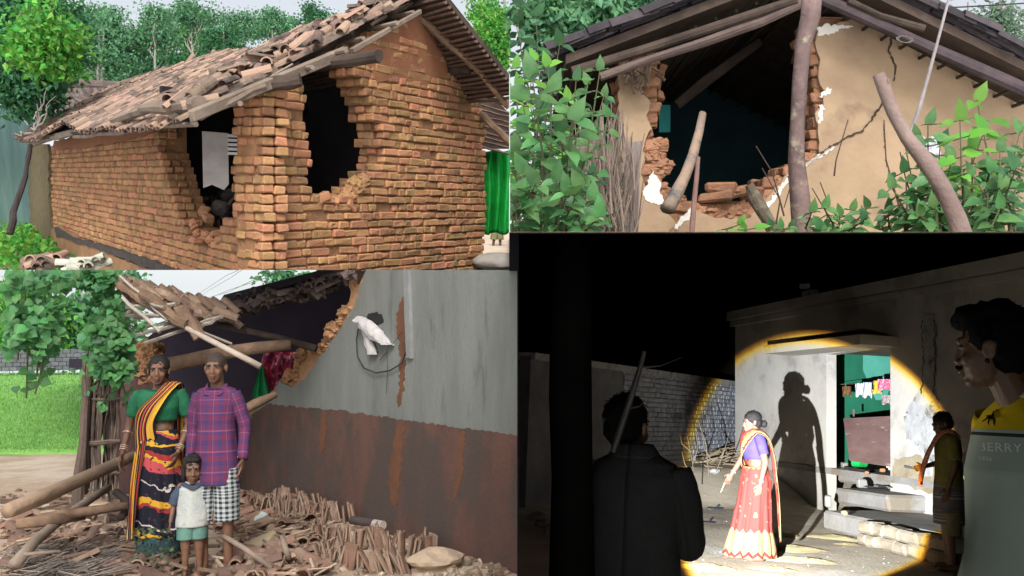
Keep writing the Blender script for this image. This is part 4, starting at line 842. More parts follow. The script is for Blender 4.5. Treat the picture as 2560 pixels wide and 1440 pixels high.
# dark room and what is left of the other walls
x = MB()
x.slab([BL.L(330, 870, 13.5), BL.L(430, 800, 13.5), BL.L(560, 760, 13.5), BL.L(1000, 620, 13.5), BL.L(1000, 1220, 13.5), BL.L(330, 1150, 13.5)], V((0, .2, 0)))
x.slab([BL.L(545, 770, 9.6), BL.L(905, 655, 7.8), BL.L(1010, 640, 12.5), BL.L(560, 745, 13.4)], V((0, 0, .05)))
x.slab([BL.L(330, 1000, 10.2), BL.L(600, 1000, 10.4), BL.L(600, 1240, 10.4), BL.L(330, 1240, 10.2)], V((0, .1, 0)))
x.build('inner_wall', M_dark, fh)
M_redd = mat('red_wall', (.10, .05, .045), (.06, .035, .035), 3, .95, .4, 20, stretch=(2, 2, .5))
x = MB(); lw = [(296, 968), (330, 950), (352, 925), (392, 930), (402, 1010), (404, 1236), (296, 1236)]; x.slab([BL.L(a, b, 9.3) for a, b in lw], V((.05, .35, 0))); x.build('wall', M_redd, fh)
x = MB()
for i in range(70): px = U(335, 395); py = U(865, 955); r = U(.05, .12); x.blob(BL.L(px + (py - 910) * .12, py, 9.35 + U(0, .3)), (r, r, r * .8), 3, .7, 2.5)
x.build('broken_edge', M_earth, fh)
# roof remains
x = MB(); M_tileb = mat('fallen_tile', (.24, .165, .12), (.15, .10, .078), 5, .95, .5, 30, isl=.3, c3=(.33, .23, .16), t3=.6, s3=3)
for i in range(150):
    t = U(0, 1); px = 560 + 350 * t; py = 775 - 105 * t + U(-4, 22) - 8 * math.sin(t * 9); x.tile(BL.L(px, py, 9.4 - 1.6 * t + U(0, .6)), V((U(-1, 1), U(-.3, 1), U(-.4, .4))), V((U(-.3, .3), -.3, 1)), .13, .05, 5, .012)
x.build('roof_tile_cover', MATS['dark_tile'], fh)
x = MB()
for i in range(190):
    t = U(0, 1); cx_, cy_ = 275 + 290 * t, 700 + 80 * t ** .7; x.tile(BL.L(cx_ + U(-22, 22), cy_ + U(-12, 22), 8.6 + U(-.3, .6)), V((1, U(-.8, .8), -.55 + U(-.4, .4))), V((U(-.3, .3), -.5, 1)), .12, .052, 6, .012)
x.build('roof_tile_cover', M_tileb, fh)
for (a, b, c, d, d0, d1, r, m_) in ((300, 712, 450, 800, 8.3, 8.0, .055, M_log), (355, 735, 470, 812, 8.1, 7.9, .05, M_log), (250, 690, 300, 760, 8.4, 8.2, .05, M_log), (450, 770, 500, 845, 8.0, 7.9, .055, M_log)):
    x = MB(); x.tube(jl(BL.L(a, b, d0), BL.L(c, d, d1), 5, .02), r, 9, wob=.3); x.build('rafter', m_, fh)
x = MB()
for (a, b, c, d) in ((330, 800, 450, 780), (320, 822, 470, 800), (340, 838, 470, 805), (362, 858, 500, 812), (300, 800, 330, 775), (420, 800, 580, 860), (470, 815, 560, 790), (500, 820, 555, 792), (290, 770, 440, 760), (285, 785, 400, 790), (262, 700, 400, 830), (300, 690, 420, 800), (215, 690, 300, 780), (330, 740, 410, 770)): x.tube(jl(BL.L(a, b, 8.2 + U(-.1, .1)), BL.L(c, d, 8 + U(-.1, .1)), 4, .012), U(.012, .02), 5)
x.build('bamboo_lath', mat('bleached_lath', (.38, .34, .29), (.26, .22, .18), 6, .9, .3, isl=.2), fh)
for (pts, r, m_, lab) in (
    ([(405, 915, 8.6), (470, 902, 8.5), (560, 882, 8.4), (650, 868, 8.4), (725, 862, 8.5)], [.07, .068, .064, .06, .055], M_log, 'thick smooth tree trunk beam fallen across the gap behind the two adults'),
    ([(462, 818, 7.9), (540, 858, 7.8), (600, 890, 7.7), (652, 916, 7.7)], [.022, .026, .028, .03], mat('pale_pole_wood', (.45, .38, .32), (.33, .27, .22), 5, .85, .4), 'pale straight pole hanging down from the sunken laths'),
    ([(545, 812, 8.9), (620, 828, 8.8), (700, 845, 8.7), (790, 872, 8.6)], [.035, .035, .035, .038], M_wdark, 'dark slim rafter slanting down onto the broken wall edge'),
    ([(596, 1032, 8.2), (640, 1008, 8.3), (690, 985, 8.4)], [.045, .05, .03], M_log, 'short splintered log lying on the low broken wall beside the man')):
    x = MB(); x.tube([BL.L(*p) for p in pts], r, 10, wob=.25); single(x, 'fallen_beam', m_, BL, lab, 'beam', smooth=True)
# clothes hanging in the gap
x = rag(BL, 655, 880, 745, 985, 9.9, .05, 2, 20); M_redc = mat('red_print', (.45, .02, .05), (.03, .02, .06), 14, .9, .2, c3=(.75, .35, .38), t3=.58, s3=12); single(x, 'hanging_cloth', M_redc, BL, 'red and pink patterned cloth hanging in the dark gap beside the broken wall', 'cloth', smooth=True)
x = MB(); x.grid(lambda u, v: BL.L(652 - 24 * v + 50 * v * u + 3 * math.sin(u * 9), 905 + 90 * v, 9.8 + .04 * math.sin(u * 14)), 10, 10); single(x, 'hanging_cloth', mat('green_cloth', (.01, .22, .07), (.01, .15, .06), 9, .9, .2), BL, 'narrow green cloth hanging left of the red patterned cloth', 'cloth', smooth=True)
# ground, meadow, far wall, trees
x = MB(); x.slab([BL.G(-400, 1115, zg), BL.G(1400, 1115, zg), V((5, 1.5, zg)), V((-5, 1.5, zg))], V((0, 0, -.1)))
x.build('ground', mat('village_soil', (.42, .32, .24), (.33, .25, .18), 2, 1, .7, 14, c3=(.48, .40, .32), t3=.55, s3=.6), None, BL, kind='structure')
x = MB(); x.slab([BL.L(-300, 1122, 14.9), BL.L(900, 1122, 14.9), BL.L(900, 932, 42), BL.L(-300, 932, 42)], V((0, 0, -.1)))
x.build('field', mat('meadow', (.21, .42, .11), (.15, .33, .08), 1.2, 1, .6, 8, c3=(.14, .34, .07), t3=.58, s3=.5), None, BL, kind='structure')
x = MB()
for _ in range(9000):
    px = U(-30, 215); py = 930 + 205 * U(0, 1) ** .8; t = (1122 - py) / 190; t = max(0, t); d = 1 / ((1 - t) / 14.9 + t / 42); p = BL.L(px, py, d); leaf(x, p, V((U(-.5, .5), U(-.5, .5), 1)), .05 * d / 15 * U(.5, 1.3), .5)
x.build('meadow_grass', mat('grass_blade', (.22, .45, .11), (.15, .34, .08), 4, .8, 0, isl=.35, trans=.3), None, BL, kind='stuff', label='short bright green meadow grass behind the stick fence')
x = MB(); x.box(BL.L(140, 905, 40) + V((0, 0, .1)), V((2.5, 0, 0)), V((0, .15, 0)), V((0, 0, .45))); x2 = MB()
for j in range(5):
    for i in range(16): x2.box(BL.L(140, 905, 39.82) + V((-2.35 + i * .31 + (j % 2) * .15, 0, -.28 + j * .19)), V((.148, 0, 0)), V((0, .06, 0)), V((0, 0, .088)), ch=.012, jit=.006)
bw = thing('block_wall', 'low grey block wall at the far side of the meadow', 'wall', BL, BL.L(140, 935, 40)); x.build('mortar', mat('block_mortar', (.08, .08, .085), None, 5, 1, .4), bw); x2.build('blockwork', mat('block_grey', (.13, .135, .15), (.09, .095, .11), 5, 1, .4, isl=.2), bw)
x = MB(); x.box(BL.L(190, 908, 39.6), V((.28, 0, 0)), V((0, .05, 0)), V((0, 0, .2))); x.build('opening', M_dark, bw)  # dark box on the wall paints in the shade of an opening
tree(BL, 'meadow_tree', 'dense green tree behind the block wall at the far left', BL.L(90, 920, 45), 5, [cr(BL, 70, 780, 44, 70, 90), cr(BL, 130, 850, 44, 60, 40), cr(BL, 40, 860, 43, 40, 50)], 3000, .4, M_leafy, .2)
tree(BL, 'meadow_tree', 'bluish green tree rising right of the block wall behind the vine', BL.L(200, 920, 46), 6, [cr(BL, 200, 790, 46, 70, 60), cr(BL, 260, 830, 46, 60, 60), cr(BL, 320, 860, 46, 40, 40), cr(BL, 190, 860, 45, 70, 35)], 3600, .4, M_leafb, .2)
tree(BL, 'meadow_tree', 'light crowned tree peeping over the sunken roof laths', BL.L(320, 900, 40), 6, [cr(BL, 310, 705, 40, 40, 25), cr(BL, 300, 760, 40, 40, 30), cr(BL, 260, 690, 40, 30, 20)], 900, .34, M_leafb, .12)
tree(BL, 'meadow_tree', 'tuft of tree top above the dark roof edge near the broken wall', BL.L(730, 900, 36), 6, [cr(BL, 722, 690, 36, 36, 16), cr(BL, 460, 765, 36, 16, 8)], 420, .3, M_leafb, .06)
# stick fence and gourd vine
fn_ = thing('stick_fence', 'dark rickety fence of thin upright sticks beside the meadow', 'fence', BL, BL.G(250, 1240, zg))
x = MB()
for i in range(34): px = 214 + 88 * (i + U(-.3, .3)) / 34; d = 8.3 + U(-.1, .1); x.tube(jl(BL.L(px + U(-5, 5), U(885, 960), d), BL.L(px + U(-6, 6) - 8, U(1215, 1255), d), 7, .018), U(.008, .016), 5)
for y in (1000, 1105, 1112, 1180): x.tube(jl(BL.L(205, y, 8.2), BL.L(302, y + U(-12, 4), 8.2), 4, .01), .014, 5)
M_stk = mat('fence_stick', (.13, .095, .075), (.07, .05, .045), 6, .95, .5, isl=.3); x.build('stick_panel', M_stk, fn_)
x = MB(); x.tube([BL.L(a, b, 8.15) for a, b in ((222, 890), (218, 960), (212, 1040), (208, 1110), (198, 1180), (192, 1260))], [.035, .035, .04, .045, .05, .055], 9, wob=.3); x.build('post', M_stk, fn_)
x = MB()
for i in range(26): a = U(0, 6.3); c_ = BL.L(262, 968, 8.0); x.tube([c_ + V((math.cos(a + t) * .1, U(-.05, .05), math.sin(a + t) * .08)) for t in (0, .9, 1.8, 2.7)], .006, 4)
single(x, 'twig_nest', MATS['dark_twig'], BL, 'small round tangle of dark twigs hung on the stick fence', 'nest')
M_vine = mat('vine_leaf', (.07, .23, .06), (.04, .15, .05), 3, .5, .2, 30, isl=.45, hue=.02, trans=.4, spec=.4)
def vine(label, polys, strands, d, L, n, root):
    t = thing('gourd_vine', label, 'vine', BL, root, 'leafy vines hanging over the yard'); lf, stm = MB(), MB()
    for pts in strands:
        P = [BL.L(a, b, d + U(-.2, .2)) for a, b in pts]; stm.tube(P, .006, 5)
        for i in range(len(P) - 1):
            for k in range(5):
                p = P[i].lerp(P[i + 1], U(0, 1)); heartleaf(lf, p + V((U(-.06, .06), U(-.08, .08), U(-.04, .04))), V((U(-.7, .7), -.3, U(-1, .1))), V((U(-.5, .5), -1, .5)), L * U(.6, 1.2), .55)
    for poly in polys:
        xs = [q[0] for q in poly]; ys = [q[1] for q in poly]; k = 0
        while k < n:
            px, py = U(min(xs), max(xs)), U(min(ys), max(ys))
            if pip(px, py, poly) and noise.noise(V((px * .025, py * .025, d))) > -.25: k += 1; heartleaf(lf, BL.L(px, py, d + U(-.45, .45)), V((U(-.8, .8), -.3, U(-1, .2))), V((U(-.6, .6), -1, .6)), L * U(.5, 1.25), .55)
            elif random.random() < .02: k += 1
    stm.build('stem', M_stem, t); lf.build('foliage', M_vine, t, smooth=True)
vine('thick leafy vine covering the top of the stick fence', [[(200, 690), (285, 670), (300, 760), (330, 850), (335, 930), (300, 960), (240, 930), (205, 870)], [(150, 675), (290, 675), (260, 720), (160, 700)]], [[(300, 930), (312, 980), (316, 1035)], [(280, 900), (262, 1000), (250, 1015)], [(225, 850), (212, 930), (215, 985)], [(420, 800), (340, 830), (300, 800)], [(240, 680), (270, 800), (325, 900)]], 7.2, .058, 1300, BL.L(250, 1240, 8.2))
vine('vine strands hanging freely at the upper left before the meadow', [[(20, 675), (190, 675), (150, 760), (160, 830), (110, 900), (60, 860), (20, 900)]], [[(60, 700), (70, 850), (66, 995)], [(110, 700), (118, 850), (100, 940), (88, 985)], [(150, 690), (128, 800), (120, 900)], [(40, 700), (50, 800), (44, 900)], [(90, 800), (96, 900), (92, 940)]], 5.2, .048, 1000, BL.L(-60, 1300, 5.2))
# rubble: clay tiles, timber and clods, each of its own
def tmesh(name, m, L_, r, arc, taper=.85, th=.013):
    x = MB(); x.tile((0, 0, -r * (1 - .5 * (arc < .5)) * .8), (0, 1, 0), (0, 0, 1), L_, r, 7, th, arc, taper); me = bpy.data.meshes.new(name); me.from_pydata(x.v, [], x.f); me.materials.append(m); return me
M_t = [M_tileb, mat('tile_pale', (.29, .20, .145), (.20, .135, .10), 5, .95, .5, 30, c3=(.2, .12, .09)), mat('tile_red', (.24, .14, .10), (.16, .095, .07), 5, .95, .5, 30), mat('tile_brown', (.17, .105, .08), (.11, .07, .055), 5, .95, .5, 30)]
TM = [tmesh('roof_tile', m_, L_, r, a_) for m_ in M_t for (L_, r, a_) in ((.14, .055, 1), (.10, .06, .8))]
FM = [tmesh('flat_tile', m_, L_, r, a_, 1, .014) for m_ in (M_t[0], M_t[1], M_t[1], M_t[2]) for (L_, r, a_) in ((.105, .11, .28), (.09, .10, .3))]
def put(me, name, p, rot, st, label, cat, group):
    o = bpy.data.objects.new(name, me); col.objects.link(o); o.matrix_world = st.M4 @ Matrix.Translation(p) @ rot.to_4x4(); o['label'] = label; o['category'] = cat; o['group'] = group; return o
def rr(a=PI, b=.4): return Matrix.Rotation(U(-a, a), 3, 'Z') @ Matrix.Rotation(U(-b, b), 3, 'X') @ Matrix.Rotation(U(-b, b) * 1.6, 3, 'Y')
for _ in range(240):
    px = U(20, 450) if random.random() < .5 else U(560, 800); lo = 1240 if px < 450 else 1225; py = lo + (1440 - lo) * U(0, 1) ** .8; p = BL.G(px, py, zg + .05)
    k = int(U(0, 8)); zn_ = 'beside the straw at the far left' if px < 150 else 'before the foot of the stick fence' if px < 290 and py < 1330 else 'between the straw and the woman' if px < 340 else 'around the feet of the woman' if px < 450 else 'just right of the man' if px < 640 else 'before the back rows of stacked tiles'
    lb_ = '%s half-round clay tile lying in the rubble %s' % (('brown', 'pale', 'reddish', 'dark brown')[k // 2], zn_); put(TM[k], 'clay_tile', p + V((0, 0, U(-.03, .07))), rr(), BL, lb_, 'roof tile', 'loose clay tiles in the rubble')
def trow(x0, y0, x1, y1, n, dz, tilt, lab, grp, me=FM, hh=.085, g0=zg):
    a, b = BL.G(x0, y0, g0), BL.G(x1, y1, g0)
    n = int(n * 1.5)
    for i in range(n):
        p = a.lerp(b, (i + U(-.3, .3)) / n) + V((U(-.03, .03), U(-.06, .06), hh + dz - U(0, .04))); ax = (b - a).normalized()
        R0 = Matrix.Rotation(math.atan2(p.y, p.x) + (U(-.3, .3) if random.random() < .85 else U(-1.4, 1.4)), 3, 'Z'); R1 = Matrix.Rotation(PI / 2 + U(-.3, .3), 3, 'X'); R2 = Matrix.Rotation(tilt + U(-.28, .28), 3, V((-ax.y, ax.x, 0)))
        k = int(U(0, 8)); put(FM[k], 'clay_tile', p, R2 @ R0 @ R1, BL, ('brown ', 'pale ', 'buff ', 'reddish ')[k // 2] + lab, 'roof tile', grp)
trow(775, 1420, 880, 1428, 12, 0, .05, 'clay tile standing on end in the front left row of the stack', 'tiles in the front left row'); trow(885, 1425, 1005, 1440, 14, -.02, -.25, 'clay tile leaning left in the front right row of the stack', 'tiles in the front right row')
trow(770, 1360, 900, 1375, 15, .0, .05, 'clay tile standing in the middle row behind the front tiles', 'tiles in the middle row'); trow(905, 1372, 1040, 1398, 15, 0, -.1, 'clay tile standing in the middle row right of the dark pipe', 'tiles in the middle right row')
trow(690, 1300, 800, 1325, 14, .05, .0, 'clay tile standing in the back row against the red wall', 'tiles in the back row'); trow(600, 1290, 690, 1295, 12, .04, .3, 'clay tile leaning in the far left row near the man', 'tiles in the far left row'); trow(1040, 1385, 1080, 1392, 3, 0, .05, 'clay tile standing alone at the right end of the stack', 'tiles at the right end')
trow(680, 1260, 870, 1318, 18, .02, -.2, 'broken clay tile tumbled against the foot of the red wall', 'tiles along the wall foot')
x = MB(); x.tube([BL.L(880, 1300, 7.6), BL.L(950, 1312, 7.3)], .036, 12); t_ = single(x, 'dark_pipe', mat('dark_clay', (.07, .055, .055), None, 5, .8, .3), BL, 'short dark round pipe lying on top of the tile stack', 'pipe', smooth=False)
x = MB(); x.tube([BL.L(936, 1309.6, 7.35), BL.L(958, 1313.5, 7.28)], .038, 12); x.build('pipe_end', mat('pale_clay', (.45, .38, .34), None, 5, .8, .3), t_)
x = MB(); x.blob(BL.L(1090, 1402, 6.2), (.2, .16, .085), 3, .35, 1.6); single(x, 'flat_stone', mat('sand_stone', (.42, .32, .23), (.33, .25, .18), 3, 1, .6, 16), BL, 'large pale flat topped stone at the right end of the tiles', 'stone')
for (px, py, a, b, c_, m_, lab) in ((640, 1370, .17, .1, .06, mat('plaster_lump', (.38, .30, .20), (.30, .23, .15), 4, 1, .6, 16), 'long yellowish slab of wall earth lying tilted before the tiles'), (655, 1305, .05, .02, .07, mat('pale_blue_paint', (.45, .53, .50), None, 4, .9, .3), 'pale bluish painted fragment standing in the rubble by the tiles'), (250, 1270, .09, .06, .05, MATS['plaster_lump'], 'square yellow earth block among the rubble by the fence'), (720, 1395, .035, .02, .02, M_lime, 'small white chip of plaster lying before the tile stack'), (120, 1290, .07, .05, .05, MATS['plaster_lump'], 'earth clod lying beside the long log at the left')):
    x = MB(); rt = Matrix.Rotation(U(-.4, .4), 3, 'Y') @ Matrix.Rotation(U(-.6, .6), 3, 'Z'); x.box(BL.L(px, py, 6.4 + (1410 - py) * .012), rt @ V((a, 0, 0)), rt @ V((0, b, 0)), rt @ V((0, 0, c_)), ch=.02, jit=.02); single(x, 'wall_fragment', m_, BL, lab, 'wall fragment')
x = MB()
for _ in range(1500):
    px = U(0, 480) if random.random() < .4 else U(560, 1290); py = (1225 if px < 850 else 1225 + (px - 850) * .42) + 215 * U(0, 1); r = U(.008, .045); x.blob(BL.G(px, py, zg + r * .3), (r, r, r * .6), 1, .6, 2)
for _ in range(520):
    px = U(0, 480) if random.random() < .5 else U(540, 800); py = 1240 + 200 * U(0, 1); p = BL.G(px, py, zg + U(.02, .1)); a = U(0, PI); L_ = U(.06, .3); x.tube([p, p + V((math.cos(a) * L_, math.sin(a) * L_, U(-.03, .05)))], U(.004, .014), 5)
x.build('rubble', mat('rubble_mix', (.22, .15, .105), (.13, .088, .065), 6, 1, .7, isl=.45, c3=(.34, .27, .2), t3=.56), None, BL, kind='stuff', label='broken earth crumbs and splinters covering the yard')
x = MB()
for _ in range(420):
    px, py = U(20, 250), U(1375, 1450); p = BL.G(px, py, zg + .06 + U(0, .06)); a = .9 + U(-.35, .35) if random.random() < .6 else U(0, PI); x.tube([p, p + V((math.cos(a) * .28, math.sin(a) * .28, U(-.02, .04)))], .004, 4)
x.build('straw', mat('old_straw', (.22, .19, .16), (.12, .10, .09), 6, 1, .2, isl=.5), None, BL, kind='stuff', label='patch of grey thatch straw in the bottom left corner')
for (pts, r, m_, nm, lab, cat) in (
    ([(20, 1276, 5.7), (110, 1240, 6.1), (200, 1200, 6.6), (290, 1160, 7.1), (362, 1128, 7.5)], [.05, .052, .05, .048, .045], mat('long_log', (.30, .21, .145), (.18, .125, .09), 3, .95, .8, 16, stretch=(1, 1, 1)), 'long_log', 'long weathered log propped across the yard up to the fence', 'log'),
    ([(36, 1412, 5.9), (90, 1350, 6.2), (150, 1300, 6.5), (215, 1255, 6.9), (272, 1218, 7.3)], [.042, .038, .035, .032, .03], M_wood, 'bent_branch', 'bent grey branch rising from the bottom left corner over the rubble', 'branch'),
    ([(100, 1290, 6.5), (190, 1282, 6.5), (330, 1262, 6.6)], [.02, .035, .03], M_log, 'split_timber', 'brown split timber lying flat behind the bent branch', 'timber'),
    ([(40, 1310, 6.3), (130, 1300, 6.4), (210, 1290, 6.6)], [.035, .04, .03], M_log, 'split_timber', 'thick timber piece lying at the left border of the rubble', 'timber'),
    ([(560, 1340, 6.1), (610, 1370, 6.0), (680, 1420, 5.9)], [.016, .018, .018], M_wood, 'thin_stick', 'thin grey stick slanting down right of the man', 'stick'),
    ([(590, 1412, 6.2), (700, 1418, 6.3), (815, 1422, 6.2)], [.016, .016, .014], M_wood, 'thin_stick', 'thin grey stick lying flat along the front of the tile rows', 'stick'),
    ([(705, 1340, 6.3), (716, 1380, 6.2), (722, 1400, 6.2)], [.02, .02, .02], M_wood, 'thin_stick', 'short upright grey stick left of the standing tiles', 'stick'),
    ([(150, 1378, 6.0), (60, 1386, 5.9)], [.012, .012], M_wood, 'thin_stick', 'straight pale stick lying on the straw', 'stick'),
    ([(290, 1230, 7.0), (330, 1262, 6.8), (300, 1295, 6.6)], [.03, .035, .03], M_wdark, 'split_timber', 'dark broken timber near the foot of the fence', 'timber')):
    x = MB(); x.tube([BL.L(*p) for p in pts], r, 10, wob=.35); single(x, nm, m_, BL, lab, cat, smooth=True)
x = MB(); n_ = MB()
for _ in range(200): p = BL.L(U(335, 435), U(1318, 1430), 6.15 + U(-.15, .1)); leaf(x, p, V((U(-1, 1), U(-1, 0), U(-.5, .8))), U(.02, .05), 1)
x.build('low_weeds', mat('dusty_leaf', (.06, .085, .045), (.04, .05, .035), 4, .9, 0, isl=.4), None, BL, kind='stuff', label='dusty dark weeds at the feet of the woman')
# ---- the family
n = NT('striped_sari'); wv = n.k('MULTIPLY_ADD', n.noise(6), .22, n.v); wv = n.k('MULTIPLY_ADD', n.u, .28, wv); wv = n.k('FRACT', n.k('MULTIPLY', wv, .8))
Bk, Ye, Pk, Rd, Wh = (.012, .012, .022), (.55, .30, .03), (.45, .07, .08), (.30, .03, .03), (.5, .45, .4)
c = n.ramp(wv, [(0, Bk), (.10, (.02, .05, .07)), (.17, Ye), (.22, Bk), (.27, Wh), (.285, Bk), (.38, Rd), (.41, Ye), (.45, Bk), (.52, Wh), (.53, Bk), (.62, Pk), (.69, Ye), (.72, Rd), (.77, Bk), (.84, Ye), (.87, Bk), (.93, Pk), (.97, Ye)])
M_sari1 = n.done(n.mix(n.k('GREATER_THAN', n.noise(30), .62), c, (.05, .03, .03)))
n = NT('striped_pallu'); c = n.ramp(n.u, [(0, Bk), (.08, Ye), (.24, (.6, .36, .06)), (.34, Bk), (.40, Rd), (.45, Ye), (.50, Bk), (.58, Pk), (.64, Bk), (.70, Ye), (.75, Bk), (.82, Rd), (.88, Bk), (.93, Ye), (.96, Bk)]); M_pal1 = n.done(c)
M_bl1 = mat('green_blouse', (.012, .12, .055), (.008, .085, .04), 9, .8, .3, 40)
W1 = Person(BL, 'woman in a green blouse and black, yellow and red striped sari', BL.G(394, 1408, zg), R(172), 1.53, dict(elbR=(.235, -.03, 1.06), wriR=(.25, .07, .86), elbL=(-.215, -.04, 1.06), wriL=(-.17, .10, .86), head=(0, .03, 1.495)), turn=R(6), female=True, slim=.88, curl=.45)
W1.hair('bun'); W1.bangles('R', (.03, .045, .06, .17)); W1.bangles('L', (.025, .04, .055, .17))
W1.loft('blouse', M_bl1, [(0, 0, 1.1, .135, .105), (0, .01, 1.2, .155, .135), (0, 0, 1.29, .178, .115), (0, -.008, 1.335, .166, .10), (0, .0, 1.347, .128, .10)], 30, fold=.03)
for q in (-1, 1): W1.sleeve('sleeve', M_bl1, [(q * .14, 0, 1.325), (q * .18, -.005, 1.24), (q * .205, -.02, 1.14)], [.058, .056, .05])
W1.loft('skirt', M_sari1, [(0, 0, .22, .19, .16), (0, .0, .45, .185, .155), (0, 0, .7, .17, .14), (0, 0, .9, .16, .13), (0, 0, 1.03, .13, .108)], 90, 40, mod=lambda u, v: .08 * (1 - v) * math.sin(u * 60 + 4 * v) + .03 * math.sin(u * 130) * (1 - v) - .02 * math.sin(u * 17 + 5 * v))
W1.loft('petticoat', mat('teal_petticoat', (.03, .07, .08), (.02, .05, .06), 6, .9, .2), [(0, 0, .08, .15, .13), (0, 0, .3, .17, .14)], 40, 8, fold=.1)
W1.band('pallu', M_pal1, [(-.02, .13, .98), (-.01, .155, 1.1), (-.07, .165, 1.22), (-.12, .125, 1.32), (-.165, .03, 1.385), (-.17, -.07, 1.34), (-.16, -.14, 1.1), (-.16, -.16, .8), (-.16, -.17, .5)], [(.17, .02, .80), (.17, .07, 1.02), (.13, .14, 1.18), (.0, .155, 1.31), (-.06, .04, 1.40), (-.06, -.09, 1.36), (-.03, -.15, 1.1), (-.02, -.16, .8), (-.02, -.17, .5)], 22, 60, .02, .006)
W1.band('pallu', M_pal1, [(.17, .02, .85), (.19, .06, .6), (.2, .07, .35), (.21, .07, .2)], [(.06, .13, .98), (.10, .15, .65), (.12, .16, .4), (.13, .16, .22)], 18, 30, .012, .010)
x = MB(); W1.cap(x, W1.J['neck'] + V((-.05, .05, .01)), (0, .118, 1.25), .004, .004, 5); W1.cap(x, W1.J['neck'] + V((.05, .05, .01)), (0, .118, 1.25), .004, .004, 5); W1.ell(x, (0, .125, 1.24), (.01, .006, .014)); x.build('necklace', M_eyed, W1.o)
x = MB(); W1.ell(x, W1.hp((0, .0905, .028)), (.005, .003, .006)); x.build('bindi', mat('vermilion', (.4, .02, .02), None, 3, .6, 0), W1.o)
n = NT('plaid_shirt'); a = n.fr(n.u, 9); b = n.fr(n.v, 7); A1 = n.ramp(a, [(0, (.04, .03, .10)), (.3, (.125, .02, .05)), (.52, (.04, .03, .10)), (.6, (.22, .07, .11)), (.66, (.10, .025, .08))]); B1 = n.ramp(b, [(0, (.035, .03, .09)), (.28, (.13, .022, .052)), (.5, (.05, .03, .11)), (.62, (.24, .08, .12)), (.68, (.10, .025, .07))])
M_plaid = n.done(n.mix(.5, A1, B1))
n = NT('plaid_sleeve'); a = n.fr(n.u, 3); b = n.fr(n.v, 5); A1 = n.ramp(a, [(0, (.04, .03, .10)), (.3, (.125, .02, .05)), (.52, (.04, .03, .10)), (.6, (.22, .07, .11)), (.66, (.10, .025, .08))]); B1 = n.ramp(b, [(0, (.035, .03, .09)), (.28, (.13, .022, .052)), (.5, (.05, .03, .11)), (.62, (.24, .08, .12)), (.68, (.10, .025, .07))]); M_plaids = n.done(n.mix(.5, A1, B1))
n = NT('gingham'); a = n.k('GREATER_THAN', n.fr(n.u, 13), .5); b = n.k('GREATER_THAN', n.fr(n.v, 13), .5); M_ging = n.done(n.mix(n.k('MULTIPLY', n.k('ADD', a, b), .5), (.015, .02, .03), (.36, .39, .39)))
P2_ = Person(BL, 'shaven headed man in a purple plaid shirt and checked shorts', BL.G(540, 1438, zg), R(163), 1.525, dict(shoL=(-.148, 0, 1.30), shoR=(.148, 0, 1.30), elbL=(-.205, -.03, 1.06), wriL=(-.215, .06, .84), elbR=(.19, -.04, 1.06), wriR=(.185, .03, .82), head=(0, .03, 1.515)), slim=.85, torso_r=.92, turn=R(4), curl=.5)
P2_.hair('shaved', mat('stubble', (.05, .032, .026), None, 30, .7, .3)); 
P2_.loft('shirt', M_plaid, [(0, 0, .66, .168, .128), (0, 0, .8, .158, .12), (0, 0, .95, .145, .11), (0, 0, 1.1, .135, .104), (0, 0, 1.22, .15, .108), (0, -.005, 1.305, .158, .096), (0, -.01, 1.352, .135, .078), (0, .0, 1.366, .092, .082)], 40, 50, fold=.07)
for q, e_, w_ in ((-1, 'elbL', 'wriL'), (1, 'elbR', 'wriR')): P2_.sleeve('sleeve', M_plaids, [(q * .12, 0, 1.325), (q * .168, -.01, 1.2), P2_.J[e_], P2_.J[w_]], [.06, .056, .047, .037], fold=.16)
P2_.band('collar', M_plaids, [(-.07, -.01, 1.40), (-.05, .045, 1.375), (-.012, .085, 1.31)], [(-.085, .0, 1.365), (-.085, .06, 1.34), (-.06, .1, 1.315)], 4, 8, .004, 0); P2_.band('collar', M_plaids, [(.07, -.01, 1.40), (.05, .045, 1.375), (.012, .085, 1.31)], [(.085, .0, 1.365), (.085, .06, 1.34), (.06, .1, 1.315)], 4, 8, .004, 0)
P2_.loft('shorts', M_ging, [(-.085, .012, .40, .085, .09), (-.08, .01, .6, .09, .095), (-.06, 0, .78, .10, .10)], 30, 16, fold=.1); P2_.loft('shorts', M_ging, [(.085, .012, .40, .085, .09), (.08, .01, .6, .09, .095), (.06, 0, .78, .10, .10)], 30, 16, fold=.1)
x = MB(); P2_.cap(x, P2_.J['wriL'] + V((-.03, 0, .02)), P2_.J['wriL'] + V((.03, .01, .02)), .006, .006, 6); x.build('wristband', M_bangle, P2_.o)
K = Person(BL, 'small child in a pale shirt and green shorts standing before the man', BL.G(480, 1446, zg), R(186), .84, dict(head=(0, .03, 1.425), neck=(0, -.01, 1.25), shoL=(-.15, 0, 1.2), shoR=(.15, 0, 1.2), elbL=(-.23, -.02, .98), elbR=(.23, -.02, .98), wriL=(-.26, .04, .76), wriR=(.27, .05, .76), chest=(0, .01, 1.08), hipL=(-.08, 0, .7), hipR=(.08, 0, .7), kneL=(-.085, .02, .4), kneR=(.085, .02, .4)), hs=1.62, slim=1.15, voxel=.006, pitch=R(-6), torso_r=1.15, curl=.5)
K.hair('long'); M_kid = mat('kid_shirt', (.42, .42, .38), (.30, .33, .33), 10, .9, .4, 40, c3=(.10, .14, .16), t3=.64, s3=14)
K.loft('shirt', M_kid, [(0, .01, .68, .20, .155), (0, .01, .85, .19, .15), (0, 0, 1.05, .18, .135), (0, 0, 1.17, .18, .115), (0, -.01, 1.235, .13, .085), (0, -.01, 1.255, .085, .075)], 36, fold=.09)
